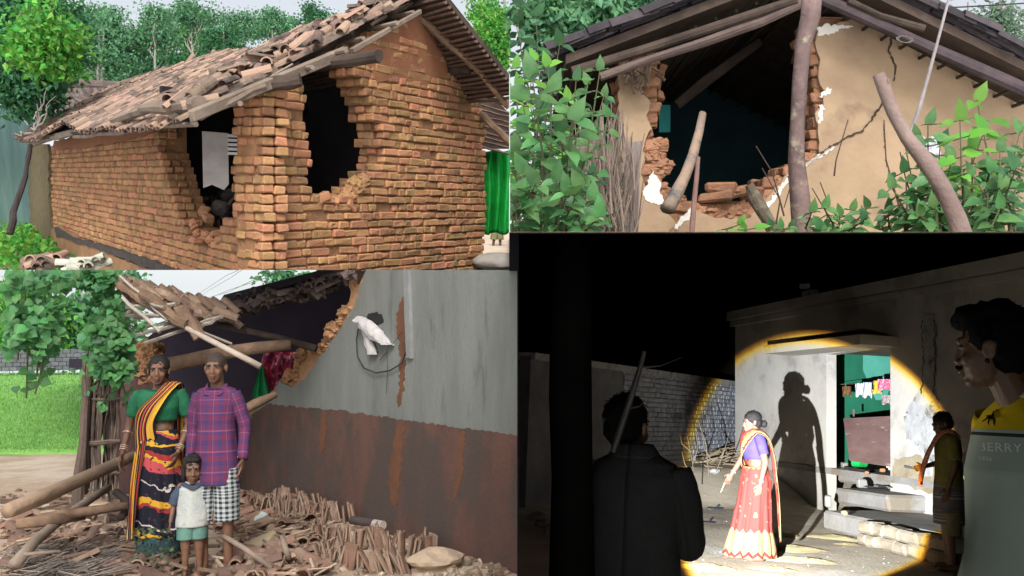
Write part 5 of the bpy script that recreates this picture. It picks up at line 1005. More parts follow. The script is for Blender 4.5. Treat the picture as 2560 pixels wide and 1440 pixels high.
for q in (-1, 1): K.sleeve('sleeve', mat('navy_sleeve', (.05, .07, .10), (.03, .04, .07), 9, .9, .3), [(q * .12, 0, 1.19), (q * .19, -.01, 1.09), (q * .235, -.02, .97)], [.07, .075, .07])
K.band('collar', MATS['navy_sleeve'], [(-.15, .05, 1.22), (-.08, .12, 1.19), (0, .14, 1.15), (.08, .12, 1.19), (.15, .05, 1.22)], [(-.1, .05, 1.26), (-.07, .08, 1.24), (0, .1, 1.22), (.07, .08, 1.24), (.1, .05, 1.26)], 4, 16, .006, 0)
M_ks = mat('sage_shorts', (.11, .22, .18), (.07, .16, .14), 9, .9, .3)
K.loft('shorts', M_ks, [(-.08, .01, .52, .11, .12), (-.075, .01, .6, .115, .125), (-.05, 0, .72, .13, .14)], 24, fold=.08); K.loft('shorts', M_ks, [(.08, .01, .52, .11, .12), (.075, .01, .6, .115, .125), (.05, 0, .72, .13, .14)], 24, fold=.08)
x = MB(); K.ell(x, K.hp((0, .09, .03)), (.01, .004, .01)); x.build('bindi', M_eyed, K.o)
# ================================================================ night enclosure: added black box keeping daylight out, its back seen as sky
M_black = mat('night_black', (.004, .004, .005), (.003, .003, .003), 1, 1, 0, spec=0)
def W0(px, py, d): return V(((px - 1280) / F * d, d, (720 - py) / F * d))
x = MB(); d0, d1 = .75, 24
def wedge(mb, q, d0=d0, d1=d1):
    mb.add([W0(a, b, d0) for a, b in q] + [W0(a, b, d1) for a, b in q], [(0, 1, 2, 3), (7, 6, 5, 4), (0, 4, 5, 1), (1, 5, 6, 2), (2, 6, 7, 3), (3, 7, 4, 0)])
wedge(x, [(1273, 581), (2800, 581), (2800, 585), (1273, 585)])
x.add([W0(1296, 583, d1), W0(2900, 583, d1), W0(2900, 3000, d1), W0(1296, 3000, d1)], [(0, 1, 2, 3)])
wedge(x, [(2790, 585), (2800, 585), (2800, 3000), (2790, 3000)], .9)
STG0 = Stage(1280, 720, [])
x.build('night_sky_blackout', M_black, None, STG0, kind='structure', loc=(0, .75, 0))
x = MB(); wedge(x, [(1273, 585), (1297, 585), (1297, 677), (1273, 677)], 1.35); wedge(x, [(1293, 677), (1297, 677), (1297, 3000), (1293, 3000)], 1.35)
x.build('wall', M_black, None, STG0, kind='structure', loc=(0, .75, -1))  # added black partition, blocks daylight from the night scene
x = MB(); wedge(x, [(1275, 579.6), (2790, 579.6), (2790, 580.8), (1275, 580.8)], 1.0, 23.9)
x.build('ground', mat('garden_soil', (.20, .14, .09), (.12, .09, .06), 3, 1, .8, 20, c3=(.10, .16, .05), t3=.55, s3=2), None, STG0, kind='structure', loc=(0, 1, 0))
# ================================================================ lower right: night, a torch beam on a house front
Lr = BR.L
def WN(px, py): return BR.W(px, py, PN, nN)
PN = Lr(1838, 1050, 18.0); PN.z = 0
PN2 = Lr(2560, 1050, 18.0 * 1098 / (2560 - 740)); PN2.z = 0
dN = (PN2 - PN).normalized(); nN = V((dN.y, -dN.x, 0)); nN = nN if nN.dot(PN) < 0 else -nN
zn = -1.48; zt_ = -.76
TP = BR.Mi @ V((.352, 3.74, -1.158))                              # hand torch held low beside the man at the left
def torch():
    rim = [Lr(*q) for q in ((1840, 915, 18), (1930, 880, 16.6), (2226, 905, 13.3), (2340, 985, 12.4), (2425, 1120, 11.7), (2330, 1372, 10.3), (2250, 1425, 9.4), (1700, 1120, 20), (1745, 1040, 20), (1685, 1300, 12), (1700, 1390, 10))]
    ds = [(p - TP).normalized() for p in rim]; a = V((0, 0, 0))
    for d in ds: a += d
    a.normalize()
    for _ in range(400):                                        # axis at equal angle from all rim points
        m_ = sum(a.dot(d) for d in ds) / len(ds); g = V((0, 0, 0))
        for d in ds: g += d * (a.dot(d) - m_)
        a = (a - g * .05).normalized()
    th = math.acos(sum(a.dot(d) for d in ds) / len(ds))
    l_ = bpy.data.objects.new('torch_light', bpy.data.lights.new('torch_light', 'SPOT')); col.objects.link(l_); D_ = l_.data
    D_.energy = 12500; D_.spot_size = R(150); D_.spot_blend = .3; D_.shadow_soft_size = .012; D_.use_nodes = True
    aw = BR.M @ a; l_.matrix_world = Matrix.Translation(BR.M @ TP) @ aw.to_track_quat('-Z', 'Y').to_matrix().to_4x4()
    n = D_.node_tree.nodes; k = D_.node_tree.links; em = n['Emission']; t = n.new('ShaderNodeTexCoord'); s_ = n.new('ShaderNodeSeparateXYZ'); k.new(t.outputs['Normal'], s_.inputs[0])
    m1 = n.new('ShaderNodeMath'); m1.operation = 'ABSOLUTE'; k.new(s_.outputs[2], m1.inputs[0]); m2 = n.new('ShaderNodeMath'); m2.operation = 'ARCCOSINE'; k.new(m1.outputs[0], m2.inputs[0])
    m3 = n.new('ShaderNodeMath'); m3.operation = 'DIVIDE'; m3.inputs[1].default_value = th * 2; k.new(m2.outputs[0], m3.inputs[0])
    cr_ = n.new('ShaderNodeValToRGB'); e = cr_.color_ramp.elements
    st = [(0, (1.0, .99, .96)), (.3, (.86, .88, .90)), (.44, (.74, .77, .80)), (.472, (.80, .78, .66)), (.488, (.95, .66, .10)), (.50, (.38, .17, .02)), (.512, (.010, .007, .005)), (.6, (.002, .0018, .0016)), (1, (.001, .0009, .0008))]
    while len(e) < len(st): e.new(.5)
    for i, (p_, c_) in enumerate(st): e[i].position = p_; e[i].color = (*c_, 1)
    k.new(m3.outputs[0], cr_.inputs[0]); k.new(cr_.outputs[0], em.inputs[0])
torch()
lk = bpy.data.objects.new('torch_glow', bpy.data.lights.new('torch_glow', 'POINT')); col.objects.link(lk); lk.data.energy = 30; lk.data.shadow_soft_size = .05; lk.data.color = (1, .93, .8); lk.location = BR.M @ (TP + V((-.02, -.06, .05)))  # added point lamp to brighten the men's faces, separate from the torch beam
M_conc = mat('night_render', (.48, .46, .42), (.39, .37, .335), 1.2, .9, .3, 12, c3=(.31, .295, .27), t3=.58, s3=1.2)
M_conc2 = mat('patched_cement', (.42, .42, .42), (.30, .30, .30), 5, 1, .8, 14, c3=(.16, .15, .14), t3=.6, s3=4)
M_step = mat('step_cement', (.27, .265, .25), (.21, .20, .19), 2.5, .95, .5, 16, c3=(.20, .17, .13), t3=.6, s3=2)
ch = thing('cement_house', 'flat roofed cement house with an open doorway lit by a torch beam', 'house', BR, WN(1838, 1160))
def wallbox(mb, poly, th=.3): mb.slab([WN(a, b) for a, b in poly], -nN * th)
x = MB(); wallbox(x, [(1838, 800), (2066, 744), (2066, 1400), (1838, 1400)], .19); wallbox(x, [(2226, 706), (2700, 595), (2700, 1700), (2226, 1400)], .19); wallbox(x, [(2066, 744), (2226, 706), (2226, 862), (2066, 886)], .19)
x.build('wall', M_conc, ch)
x = MB(); T1_ = (1832, 785), (2720, 572); up = V((0, 0, 1))
for dz, hh, dp in ((0, .09, .14), (-.16, .05, .07)):
    a, b = WN(1832, 792) + up * dz, WN(2720, 590) + up * dz; b.z = a.z; x.box((a + b) / 2 + nN * dp / 2 - nN * .1, (b - a) / 2, nN * (dp / 2 + .1), up * hh)
x.build('parapet', M_conc, ch)
zr = WN(1832, 792).z
# fix the wall top to the parapet height
x = MB(); a, b = WN(1838, 800), WN(2720, 600); a.z = b.z = zr - .3; x.box((a + b) / 2 - nN * .15, (b - a) / 2, nN * .149, up * .3); x.build('wall_top', M_conc, ch)
x = MB(); a, b = WN(1992, 868), WN(2246, 812); a.z = b.z = 1.24; x.box((a + b) / 2 + nN * .33, (b - a) / 2, nN * .33, up * .075); x.build('door_canopy', M_conc, ch)
x = MB()
for k in range(16):
    y = 790 + k * 25; w_ = 13 + U(-3, 3); cx_ = 2328 + U(-3, 3) - (y - 790) * .01; pl_ = [(cx_ - w_, y), (cx_ + w_, y - 3), (cx_ + w_ + U(-3, 3), y + 26), (cx_ - w_ + U(-3, 3), y + 27)]; x.slab([WN(*q) + nN * U(.015, .04) for q in pl_], -nN * .05)
x.build('cement_patch', M_conc2, ch)
plate(BR, WN, nN, [(2275, 1010), (2310, 960), (2345, 975), (2350, 1060), (2320, 1100), (2300, 1130), (2272, 1095), (2262, 1050)], .02, 8, 5).build('cement_patch', M_conc2, ch)
plate(BR, WN, nN, [(2236, 1150), (2290, 1138), (2340, 1160), (2360, 1240), (2290, 1225), (2236, 1195)], .012, 10, 4).build('damp_stain', mat('damp_plaster', (.24, .19, .12), (.32, .28, .2), 5, 1, .5), ch)
crack(WN, nN, [(2312, 800), (2316, 900), (2310, 985)], 1.5, .05, ch); crack(WN, nN, [(2344, 800), (2346, 900), (2342, 985)], 1.5, .05, ch)
# room seen through the doorway
dl, dr_ = WN(2092, 1000), WN(2226, 1000); dl.z = dr_.z = 0; off = -nN * 3.2; zc = .55
x = MB(); A_, B_ = dl + off - dN * 3, dr_ + off + dN * 3
x.slab([V((p.x, p.y, z)) for p, z in ((A_, -.8), (B_, -.8), (B_, 1.6), (A_, 1.6))], off.normalized() * .1); x.build('inner_wall', mat('green_room', (.015, .16, .09), (.012, .12, .07), 2, .8, .15), ch)
x = MB(); a, b = WN(2165, 900) + off, WN(2165, 900) + off; 
cL = dl - dN * 1.8; q = [BR.W(px, py, cL + dN * .012, dN) for px, py in ((2158, 860), (2260, 850), (2215, 1000), (2190, 1000), (2158, 925))]; x.slab(q, -dN * .008); x.build('turquoise_paint', mat('turq_paint', (.10, .42, .32), (.08, .34, .26), 2, .8, .15), ch)
x = MB(); z2 = WN(2092, 884).z + .16
x.slab([V((p.x, p.y, z2)) for p in (dl - nN * .3 - dN * 2, dr_ - nN * .3 + dN * 2, B_, A_)], V((0, 0, .1))); x.build('ceiling_slab', mat('ceiling_wood', (.22, .17, .12), (.15, .11, .08), 3, .9, .3), ch)
x = MB(); x.slab([V((p.x, p.y, zt_ - .1)) for p in (dl - dN * 2 + nN * .02, dr_ + dN * 2 + nN * .02, B_, A_)], V((0, 0, .1))); x.build('room_floor', M_step, ch)
for k in range(2): x = MB(); c_ = (dl, dr_)[k] + (-dN, dN)[k] * 1.8; x.slab([V((p.x, p.y, z)) for p, z in ((c_ - nN * .3, -.8), (c_ + off, -.8), (c_ + off, 1.5), (c_ - nN * .3, 1.5))], dN * .1 * (-1, 1)[k]); x.build('inner_wall', MATS['green_room'], ch)
def IW(px, py, k): return BR.W(px, py, dl - nN * k, nN)
x = MB(); pl_ = [(2108, 1046), (2230, 1040), (2232, 1168), (2124, 1152)]; x.slab([IW(a, b, .55 - .25 * (b > 1100)) for a, b in pl_], -nN * .04); x.box(IW(2134, 1032, .5), up * .06, dN * .012, nN * .01)
single(x, 'broken_door', mat('brown_door', (.20, .125, .115), (.15, .09, .085), 2, .7, .3, 10, c3=(.34, .29, .27), t3=.66, s3=3, stretch=(1, 1, 3)), BR, 'fallen brown door leaf leaning sideways across the lit doorway', 'door')
x = MB(); x.tube([IW(2080, 962, .8), IW(2160, 958, .8), IW(2240, 950, .8)], .005, 5); single(x, 'clothes_line', M_wood, BR, 'sagging line strung across the green room behind the doorway', 'clothes line')
for (px0, px1, y0, y1, m_, lab, k) in ((2138, 2160, 958, 990, mat('white_cl', (.62, .64, .70), None, 9, .9, .3), 'greyish white cloth on the line left of the bluish one', .8), (2158, 2180, 956, 992, mat('bluish_cl', (.60, .64, .78), None, 9, .9, .3), 'bluish white cloth folded over the middle of the line', .78), (2184, 2202, 952, 982, mat('yellow_cl', (.75, .58, .05), (.7, .4, .05), 9, .9, .3), 'yellow cloth on the line beside the pink spotted one', .8), (2194, 2228, 948, 974, mat('pink_cl', (.75, .06, .18), (.8, .7, .7), 30, .9, .3, mid=.6), 'pink cloth with white spots at the right end of the line', .75), (2204, 2228, 988, 1010, mat('print_cl', (.45, .40, .40), (.2, .12, .12), 26, .9, .3), 'grey printed cloth hanging lowest at the right door side', .72), (2106, 2128, 966, 990, mat('brown_cl', (.24, .12, .05), (.04, .03, .02), 14, .9, .3), 'brown cloth hanging in the dark left part of the doorway', .8), (2180, 2204, 974, 984, mat('orange_cl', (.7, .5, .1), None, 9, .9, .3), 'narrow yellow orange strip of cloth under the line', .76)):
    x = MB(); x.grid(lambda u, v: IW(px0 + (px1 - px0) * u, y0 + (y1 - y0) * v * (1 + .12 * math.sin(u * 8)), k + .025 * math.sin(u * 16 + v * 3)), 12, 8); single(x, 'hung_cloth', m_, BR, lab, 'cloth', smooth=True, group='clothes on the line in the green room')
# steps
def blk(mb, px, py, z0, z1, e, n_, jit=.01, ch_=.03):
    """Block whose front left bottom corner is seen at (px, py) on height z0; e along the wall, n_ towards it."""
    p = BR.G(px, py, z0); mb.box(p + dN * e / 2 - nN * n_ / 2 + up * (z1 - z0) / 2, dN * e / 2, nN * n_ / 2, up * (z1 - z0) / 2, ch=ch_, jit=jit)
stp = thing('entrance_steps', 'worn cement steps leading up to the lit doorway', 'steps', BR, BR.G(2180, 1300, zn))
for (px, py, z0, z1, e, n_) in ((2092, 1205, -.98, -.77, 1.7, 1.6), (2084, 1256, -1.22, -.98, 1.30, 1.6), (2056, 1322, -1.50, -1.22, 3.0, 2.5)):
    x = MB(); blk(x, px, py, z0, z1, e, n_, .02, .035); x.build('step', M_step, stp)
x = MB(); p = BR.G(2160, 1362, zn)
for j in range(2):
    s_ = 0
    while s_ < 1.55: L_ = U(.16, .34); x.box(p + dN * (s_ + L_ / 2) + nN * U(-.02, .03) + up * (.08 + j * .15), dN * (L_ / 2 - .008), nN * .12, up * .07, ch=.03, jit=.015); s_ += L_
st2 = single(x, 'stone_kerb', mat('kerb_stone', (.27, .23, .17), (.19, .16, .12), 4, 1, .7, 14, isl=.2), BR, 'rough stone course edging the lowest step at the right', 'kerb')
for (px, py, z, s, m_, nm, lab, cat) in ((2155, 1218, -.93, (.07, .05, .06), M_step, 'brick', 'grey broken brick standing on the second step', 'brick'), (2070, 1268, -1.2, (.04, .04, .08), M_step, 'brick', 'pale upright stub at the left end of the lowest step', 'brick'), (2112, 1288, -1.2, (.04, .03, .03), mat('tan_stone', (.42, .33, .2), None, 5, 1, .5), 'pebble', 'small tan stone lying on the lowest step', 'stone'), (2112, 1172, -.78, (.05, .05, .05), M_step, 'brick', 'grey lump at the left of the doorway threshold', 'brick'), (2168, 1186, -.76, (.035, .03, .02), mat('orange_clod', (.45, .22, .12), None, 5, 1, .5), 'brick_chip', 'orange brick chip left of centre on the landing', 'brick chip'), (2206, 1180, -.76, (.04, .03, .025), MATS['orange_clod'], 'brick_chip', 'orange brick chip near the right door jamb', 'brick chip'), (2224, 1176, -.75, (.05, .03, .05), M_lime, 'white_scrap', 'white scrap at the foot of the right door jamb', 'scrap')):
    x = MB(); rt = Matrix.Rotation(U(-.6, .6), 3, 'Z'); x.box(BR.G(px, py, z) + up * s[2], rt @ V((s[0], 0, 0)), rt @ V((0, s[1], 0)), up * s[2], ch=.015, jit=.01); single(x, nm, m_, BR, lab, cat)
x = MB()
for k in range(5): a = U(0, 6); c_ = BR.G(2185, 1222, -.93) + up * .015; x.tube([c_ + V((math.cos(a + t) * .16 + U(-.04, .04), math.sin(a + t) * .1, U(0, .03))) for t in (0, .7, 1.5, 2.2)], .006, 4)
single(x, 'wire_scrap', MATS['wire_black'], BR, 'curl of black wire lying on the second step', 'wire')
bk_ = BR.G(2150, 1172, -.76); x = MB()
t0 = V((-.6, -.5, .05)).normalized(); x.tube([bk_ + up * .1 + t0 * -.1, bk_ + up * .1 + t0 * .1], [.07, .095], 18, cap=False); x.tube([bk_ + up * .1 + t0 * -.1, bk_ + up * .1 + t0 * -.098], [.07, .069], 18)
bo = single(x, 'plastic_mug', mat('green_plastic', (.02, .5, .12), None, 3, .35, 0, spec=.5), BR, 'bright green plastic mug lying on its side in the doorway', 'mug', smooth=False); md = bo.modifiers.new('t', 'SOLIDIFY'); md.thickness = .004
x = MB(); a = IW(2112, 1166, .1); x.tube([BR.G(2112, 1168, -.74), BR.G(2165, 1178, -.74), BR.G(2200, 1176, -.74)], .02, 6); single(x, 'threshold_stick', M_wdark, BR, 'dark stick lying along the door threshold behind the mug', 'stick')
x = MB(); x.box(WN(2026, 742) * 1 + up * .06, dN * .17, nN * .07, up * .05, ch=.01, jit=.006); x.box(WN(2012, 738) + up * .16, dN * .08, nN * .06, up * .045, ch=.01, jit=.006); o_ = single(x, 'parapet_brick', M_conc2, BR, 'two pale bricks left on top of the parapet', 'bricks')
# ground with a rise against the wall
x = MB(); GX = []
def gh(X, Y):
    d = (BR.M @ V((X, Y, zn))).y; t = max(0, min(1, (d - 10.2) / 5.5)) ; side = max(0, min(1, (2.9 - (V((X, Y, 0)) - PN).dot(dN)) / 1.5))
    t2 = max(0, min(1, (-(V((X, Y, 0)) - PN).dot(nN) + 5) / 4)); return zn + .55 * t * t * (3 - 2 * t) * side + .012 * noise.noise(V((X * 2.5, Y * 2.5, 0))) + .03 * noise.noise(V((X * .7, Y * .7, 3)))
nx, ny = 90, 110
vs = []; fs = []
for j in range(ny + 1):
    for i in range(nx + 1): d = 1.2 + 22.5 * (j / ny) ** 1.3; px = 1310 + 1480 * i / nx; q = BR.Mi @ V(((px - 1280) / F * d, d, 0)); vs.append((q.x, q.y, gh(q.x, q.y)))
for j in range(ny):
    for i in range(nx): a = j * (nx + 1) + i; fs.append((a, a + 1, a + nx + 2, a + nx + 1))
x.add(vs, fs)
x.build('ground', mat('yard_soil', (.54, .47, .36), (.42, .36, .27), 1.6, 1, .8, 22, c3=(.56, .52, .44), t3=.56, s3=1), None, BR, kind='structure', loc=(0, 1.2, zn), smooth=True)
x = MB()
for (px, py, rx, ry, h_) in ((1985, 1375, .55, .35, .05), (2080, 1345, .5, .25, .04), (2010, 1405, .45, .22, .05), (1770, 1420, .35, .2, .04), (2120, 1365, .35, .2, .03), (1960, 1340, .3, .2, .04), (1935, 1425, .4, .2, .03)):
    c_ = BR.G(px, py, zn); off_ = U(0, 99); k = len(x.v)
    x.grid(lambda u, v: c_ + V((math.cos(u * 2 * PI) * rx * (1 - v) * (1 + .35 * noise.noise(V((math.cos(u * 6.28) * 1.5, math.sin(u * 6.28) * 1.5, off_)))), math.sin(u * 2 * PI) * ry * (1 - v) * (1 + .35 * noise.noise(V((math.sin(u * 6.28) * 1.5, math.cos(u * 6.28) * 1.5, off_)))), -.025 + (h_ + .025) * math.sin(v * PI / 2) + .012 * noise.noise(V((u * 9, v * 9, off_))))), 40, 10)
x.build('spread_grain', mat('paddy_grain', (.52, .44, .24), (.42, .35, .19), 3, 1, .9, 60), None, BR, kind='stuff', label='yellowish grain spread to dry on the ground beside the woman', smooth=True)
# compound wall at the back left
CW0, CW1 = Lr(1330, 890, 13.6), Lr(1842, 950, 21.5); CW1.z = CW0.z; cd = (CW1 - CW0).normalized(); cn = V((cd.y, -cd.x, 0)); cn = cn if cn.dot(CW0) < 0 else -cn
cw = thing('compound_wall', 'long whitewashed brick compound wall running back into the dark', 'wall', BR, V((CW0.x, CW0.y, zn)))
x = MB(); hgt = (CW0.z - zn) / 2; ctr = (CW0 + CW1) / 2; ctr.z = zn + hgt; Lc = (CW1 - CW0).length
x.box(ctr - cn * .12 + cd * .6, cd * (Lc / 2 + .6), cn * .1, up * hgt); x.build('wall', mat('comp_wall', (.20, .20, .21), (.13, .13, .14), 2, .95, .5), cw)
x = MB(); x.box(ctr + up * hgt - cn * .1 + cd * .6, cd * (Lc / 2 + .6), cn * .16, up * .06, jit=.01); x.build('coping', M_conc2, cw)
b5, m5 = MB(), MB(); CWm = V(CW0); CWm.z = 0
bricks(BR, CWm, cd, cn, 1.0, Lc + 1.2, zn + .2, CW0.z - .08, lambda a, b: a > 1560, b5, None, ch=.095, bh=.04, lens=(.24, .24, .12), dep=.03, jit=.004)
b5.build('brickwork', mat('white_brick', (.42, .43, .47), (.30, .31, .35), 4, .95, .5, 20, isl=.15, c3=(.16, .16, .18), t3=.6), cw)
# heap of sticks and litter by the wall corner
def gpt(px, py, up_=.02):
    z = zn
    for _ in range(25): q = BR.G(px, py, z); z = gh(q.x, q.y)
    return V((q.x, q.y, z + up_))
x = MB()
for _ in range(150):
    p = gpt(U(1730, 1850), U(1150, 1235), U(.02, .15)); a = U(-.5, .6); L_ = U(.2, .9); x.tube(jl(p, p + V((math.cos(a) * L_, math.sin(a) * L_ * .7, U(-.1, .25))), 4, .03), U(.006, .016), 4)
x.build('brushwood', mat('pale_stick', (.34, .28, .19), (.24, .18, .12), 6, .95, .3, isl=.4), None, BR, kind='stuff', label='heap of pale dry sticks by the lit compound wall')
for pts, r, lab in (([(1735, 1240), (1790, 1215), (1850, 1220)], .025, 'long pale stick crossing the heap towards the house corner'), ([(1770, 1180), (1810, 1190), (1850, 1200)], .02, 'thin bare stick lying below the compound wall')):
    x = MB(); x.tube([gpt(a, b, .12) for a, b in pts], r, 6, wob=.3); single(x, 'long_stick', MATS['pale_stick'], BR, lab, 'stick')
x = MB()
for pts in (((1735, 1225), (1732, 1160), (1718, 1090)), ((1732, 1160), (1745, 1120), (1740, 1080)), ((1728, 1130), (1705, 1110), (1700, 1085)), ((1733, 1190), (1712, 1160), (1705, 1130)), ((1790, 1180), (1808, 1135), (1820, 1095)), ((1772, 1190), (1765, 1110), (1745, 1050)), ((1778, 1150), (1760, 1120), (1758, 1095))):
    x.tube([Lr(a, b, 12.5) for a, b in pts], [.008, .006, .003], 5)
single(x, 'thorn_twigs', mat('grey_twig', (.16, .13, .10), None, 6, .95, .3), BR, 'bare forked twigs standing up before the lit compound wall', 'twigs')
x = MB()
for k in range(8): x.blob(gpt(1750 + U(-18, 18), 1208 + U(-14, 14), .08), (U(.04, .11), U(.04, .08), U(.03, .07)), 2, .5)
single(x, 'litter_bag', mat('litter_blue', (.45, .5, .62), (.3, .34, .5), 9, .6, .3), BR, 'torn white and blue plastic bags lying in the stick heap', 'plastic bags')
for (px, py, s, m_, lab) in ((1785, 1250, .1, mat('white_paper', (.55, .56, .55), None, 5, .8, .3), 'white crumpled litter piece on the ground below the heap'),):
    x = MB(); x.blob(gpt(px, py, .04), (s, s * .7, s * .5), 2, .5); single(x, 'litter_piece', m_, BR, lab, 'litter')
def sandal(px, py, a, lab, m_):
    c_ = gpt(px, py, .015); rt = Matrix.Rotation(a, 3, 'Z'); x = MB(); t = MB(); t.tube([c_ + rt @ V((k * .05, 0, 0)) for k in (-2.6, -2.2, -1, 0, 1, 2.2, 2.7)], [.02, .035, .038, .036, .045, .04, .02], 10, flat=.25, up=V((0, 0, 1))); o = single(t, 'slipper', m_, BR, lab, 'slipper')
    x.tube([c_ + rt @ V((.03, .045, .0)), c_ + rt @ V((.06, .02, .05)), c_ + rt @ V((.06, -.02, .05)), c_ + rt @ V((.03, -.045, .0))], .012, 6); x.build('strap', m_, o)
sandal(1787, 1272, .1, 'dark blue slipper lying below the white litter', mat('blue_rubber', (.04, .05, .10), None, 3, .6, 0)); sandal(1766, 1307, .0, 'dark slipper nearer to the man seen from behind', mat('dark_rubber', (.03, .03, .04), None, 3, .6, 0))
x = MB()
for _ in range(140): p = gpt(U(1480, 2560), U(1240, 1439), .0); r = U(.005, .014); x.blob(p, (r, r, r * .6), 1, .5, 2)
x.build('gravel', MATS['yard_soil'], None, BR, kind='stuff', label='small stones scattered over the yard soil')
for k in range(5): x = MB(); x.blob(gpt(1340 + k * 22, 1300 + (k % 3) * 18, .03), (.14, .1, .08), 2, .4); single(x, 'rock', M_step, BR, ('rock at the left end of the dark row by the trunk', 'second rock of the dark row left of the trunk', 'middle rock of the dark row by the trunk', 'fourth rock of the dark row by the trunk', 'rock hidden half behind the dark trunk')[k], 'rock', group='rocks in the dark by the trunk')
# dark trunk near the camera and stick before the man
x = MB(); x.tube([Lr(a, b, 2.9) for a, b in ((1430, 590), (1428, 800), (1424, 1000), (1432, 1200), (1428, 1460))], [.062, .066, .07, .066, .07], 16, wob=.25)
tk_ = single(x, 'bare_tree', mat('night_bark', (.005, .0045, .004), (.003, .003, .003), 5, 1, .6, 20, spec=0), BR, 'thick black tree trunk rising at the left of the night scene', 'tree', smooth=True)
x = MB(); x.tube([Lr(a, b, 2.75) for a, b in ((1532, 1130), (1548, 1080), (1575, 1000), (1600, 920), (1612, 878))], [.009, .010, .010, .008, .007], 8, wob=.2); x.tube([Lr(1602, 918, 2.75), Lr(1650, 915, 2.75), Lr(1706, 893, 2.75)], [.004, .002, .001], 4); x.tube([Lr(1575, 1020, 2.75), Lr(1600, 1015, 2.75), Lr(1612, 1000, 2.75)], [.004, .003, .001], 4)
single(x, 'forked_stick', mat('wet_bark', (.03, .027, .025), None, 5, .5, .5), BR, 'thin dark stick with fine side twigs before the head of the man seen from behind', 'stick')
x = MB(); tq = BR.Mi @ (BR.M @ TP); hd = (Lr(2000, 1150, 12) - TP).normalized(); x.tube([TP - hd * .16, TP - hd * .05, TP - hd * .03, TP - hd * .008], [.016, .016, .026, .028], 14)
single(x, 'hand_torch', MATS['dark_rubber'], BR, 'small dark torch held in front of the man seen from behind', 'torch')
# ---- people of the night scene
n = NT('red_sari', .8); zz = n.k('PINGPONG', n.k('MULTIPLY', n.u, 34), 1); edge = n.k('MULTIPLY_ADD', zz, .05, n.v)
Re, Cr, Yl, Dr = (.20, .034, .03), (.20, .155, .08), (.21, .15, .045), (.15, .02, .02)
c = n.ramp(edge, [(0, Cr), (.045, Dr), (.085, Cr), (.30, Re), (.985, Yl)]); c = n.mix(n.k('MULTIPLY', n.k('GREATER_THAN', n.noise(16), .63), n.k('GREATER_THAN', n.v, .34)), c, (.34, .14, .07)); M_sari2 = n.done(c)
n = NT('red_pallu', .8); zz = n.k('PINGPONG', n.k('MULTIPLY', n.v, 26), 1); e_ = n.k('MULTIPLY_ADD', zz, .08, n.u)
c = n.ramp(e_, [(0, Cr), (.10, Dr), (.22, Cr), (.34, (.22, .17, .085)), (.58, Re)]); M_pal2 = n.done(n.mix(n.k('MULTIPLY', n.k('GREATER_THAN', n.noise(40), .55), n.k('COMPARE', n.u, .4, .16)), c, (.40, .27, .06)))
n = NT('pallu_tail', .8); a = n.fr(n.v, 3); d1 = n.k('ABSOLUTE', n.k('SUBTRACT', a, .5)); d2 = n.k('ABSOLUTE', n.k('SUBTRACT', n.u, .5)); dia = n.k('ADD', n.k('MULTIPLY', d1, .6), n.k('MULTIPLY', d2, .5)); box_ = n.k('MULTIPLY', n.k('LESS_THAN', d1, .24), n.k('LESS_THAN', d2, .32)); di = n.k('LESS_THAN', dia, .13)
M_tail = n.done(n.mix(n.k('GREATER_THAN', d2, .43), n.mix(di, n.mix(box_, Re, Cr), Re), Cr))
M_skin2 = mat('skin_lit', (.19, .105, .075), (.15, .085, .06), 8, .5, .15, 60, spec=.4)  # paler skin copy, torch brightness put into the colour
W2 = Person(BR, 'woman in a red and cream sari standing in the torch beam', BR.G(1888, 1400, zn), R(107), 1.56, dict(elbL=(-.20, -.05, 1.06), wriL=(-.20, .0, .83), elbR=(.18, .10, 1.08), wriR=(.12, .23, .90), ankR=(.06, .17, .08), kneR=(.07, .10, .46), head=(0, .045, 1.485)), skin=M_skin2, female=True, slim=1.05, torso_r=1.1, turn=R(4), pitch=R(-8))
W2.hair('bun', n=60); W2.bangles('L', (.02, .035)); W2.bangles('R', (.03,))
M_bl2 = mat('violet_blouse', (.06, .045, .26), (.05, .035, .20), 9, .8, .3, 40)
W2.loft('blouse', M_bl2, [(0, 0, 1.08, .15, .115), (0, .015, 1.2, .165, .145), (0, 0, 1.29, .172, .115), (0, -.01, 1.335, .15, .085), (0, -.012, 1.355, .10, .07)], 30, fold=.05)
for q in (-1, 1): W2.sleeve('sleeve', M_bl2, [(q * .14, 0, 1.325), (q * .185, -.01, 1.24), (q * .205, -.03, 1.14)], [.062, .06, .055])
W2.loft('skirt', M_sari2, [(0, .06, .04, .21, .27), (0, .045, .3, .195, .225), (0, .02, .6, .18, .18), (0, 0, .85, .175, .16), (0, 0, 1.0, .15, .13)], 110, 44, mod=lambda u, v: (.06 * math.sin(u * 75 + 3 * v) + .025 * math.sin(u * 160)) * (1 - v) ** .8 + .04 * noise.noise(V((u * 12, v * 5, 0))))
W2.band('pallu', M_pal2, [(-.02, .16, .99), (-.07, .17, 1.1), (-.13, .14, 1.2), (-.17, .09, 1.29), (-.185, .02, 1.36), (-.19, -.08, 1.30), (-.18, -.16, 1.1), (-.18, -.18, .85)], [(.19, -.02, .95), (.19, .07, 1.12), (.16, .13, 1.28), (.08, .12, 1.38), (-.02, .03, 1.42), (-.04, -.10, 1.36), (-.03, -.16, 1.1), (-.02, -.19, .85)], 22, 60, .02, .006)
W2.band('pallu_tail', M_tail, [(-.19, -.17, .98), (-.19, -.20, .7), (-.2, -.21, .45), (-.2, -.22, .24)], [(-.0, -.19, .98), (-.04, -.22, .7), (-.05, -.23, .45), (-.05, -.25, .20)], 10, 30, .01, .006)
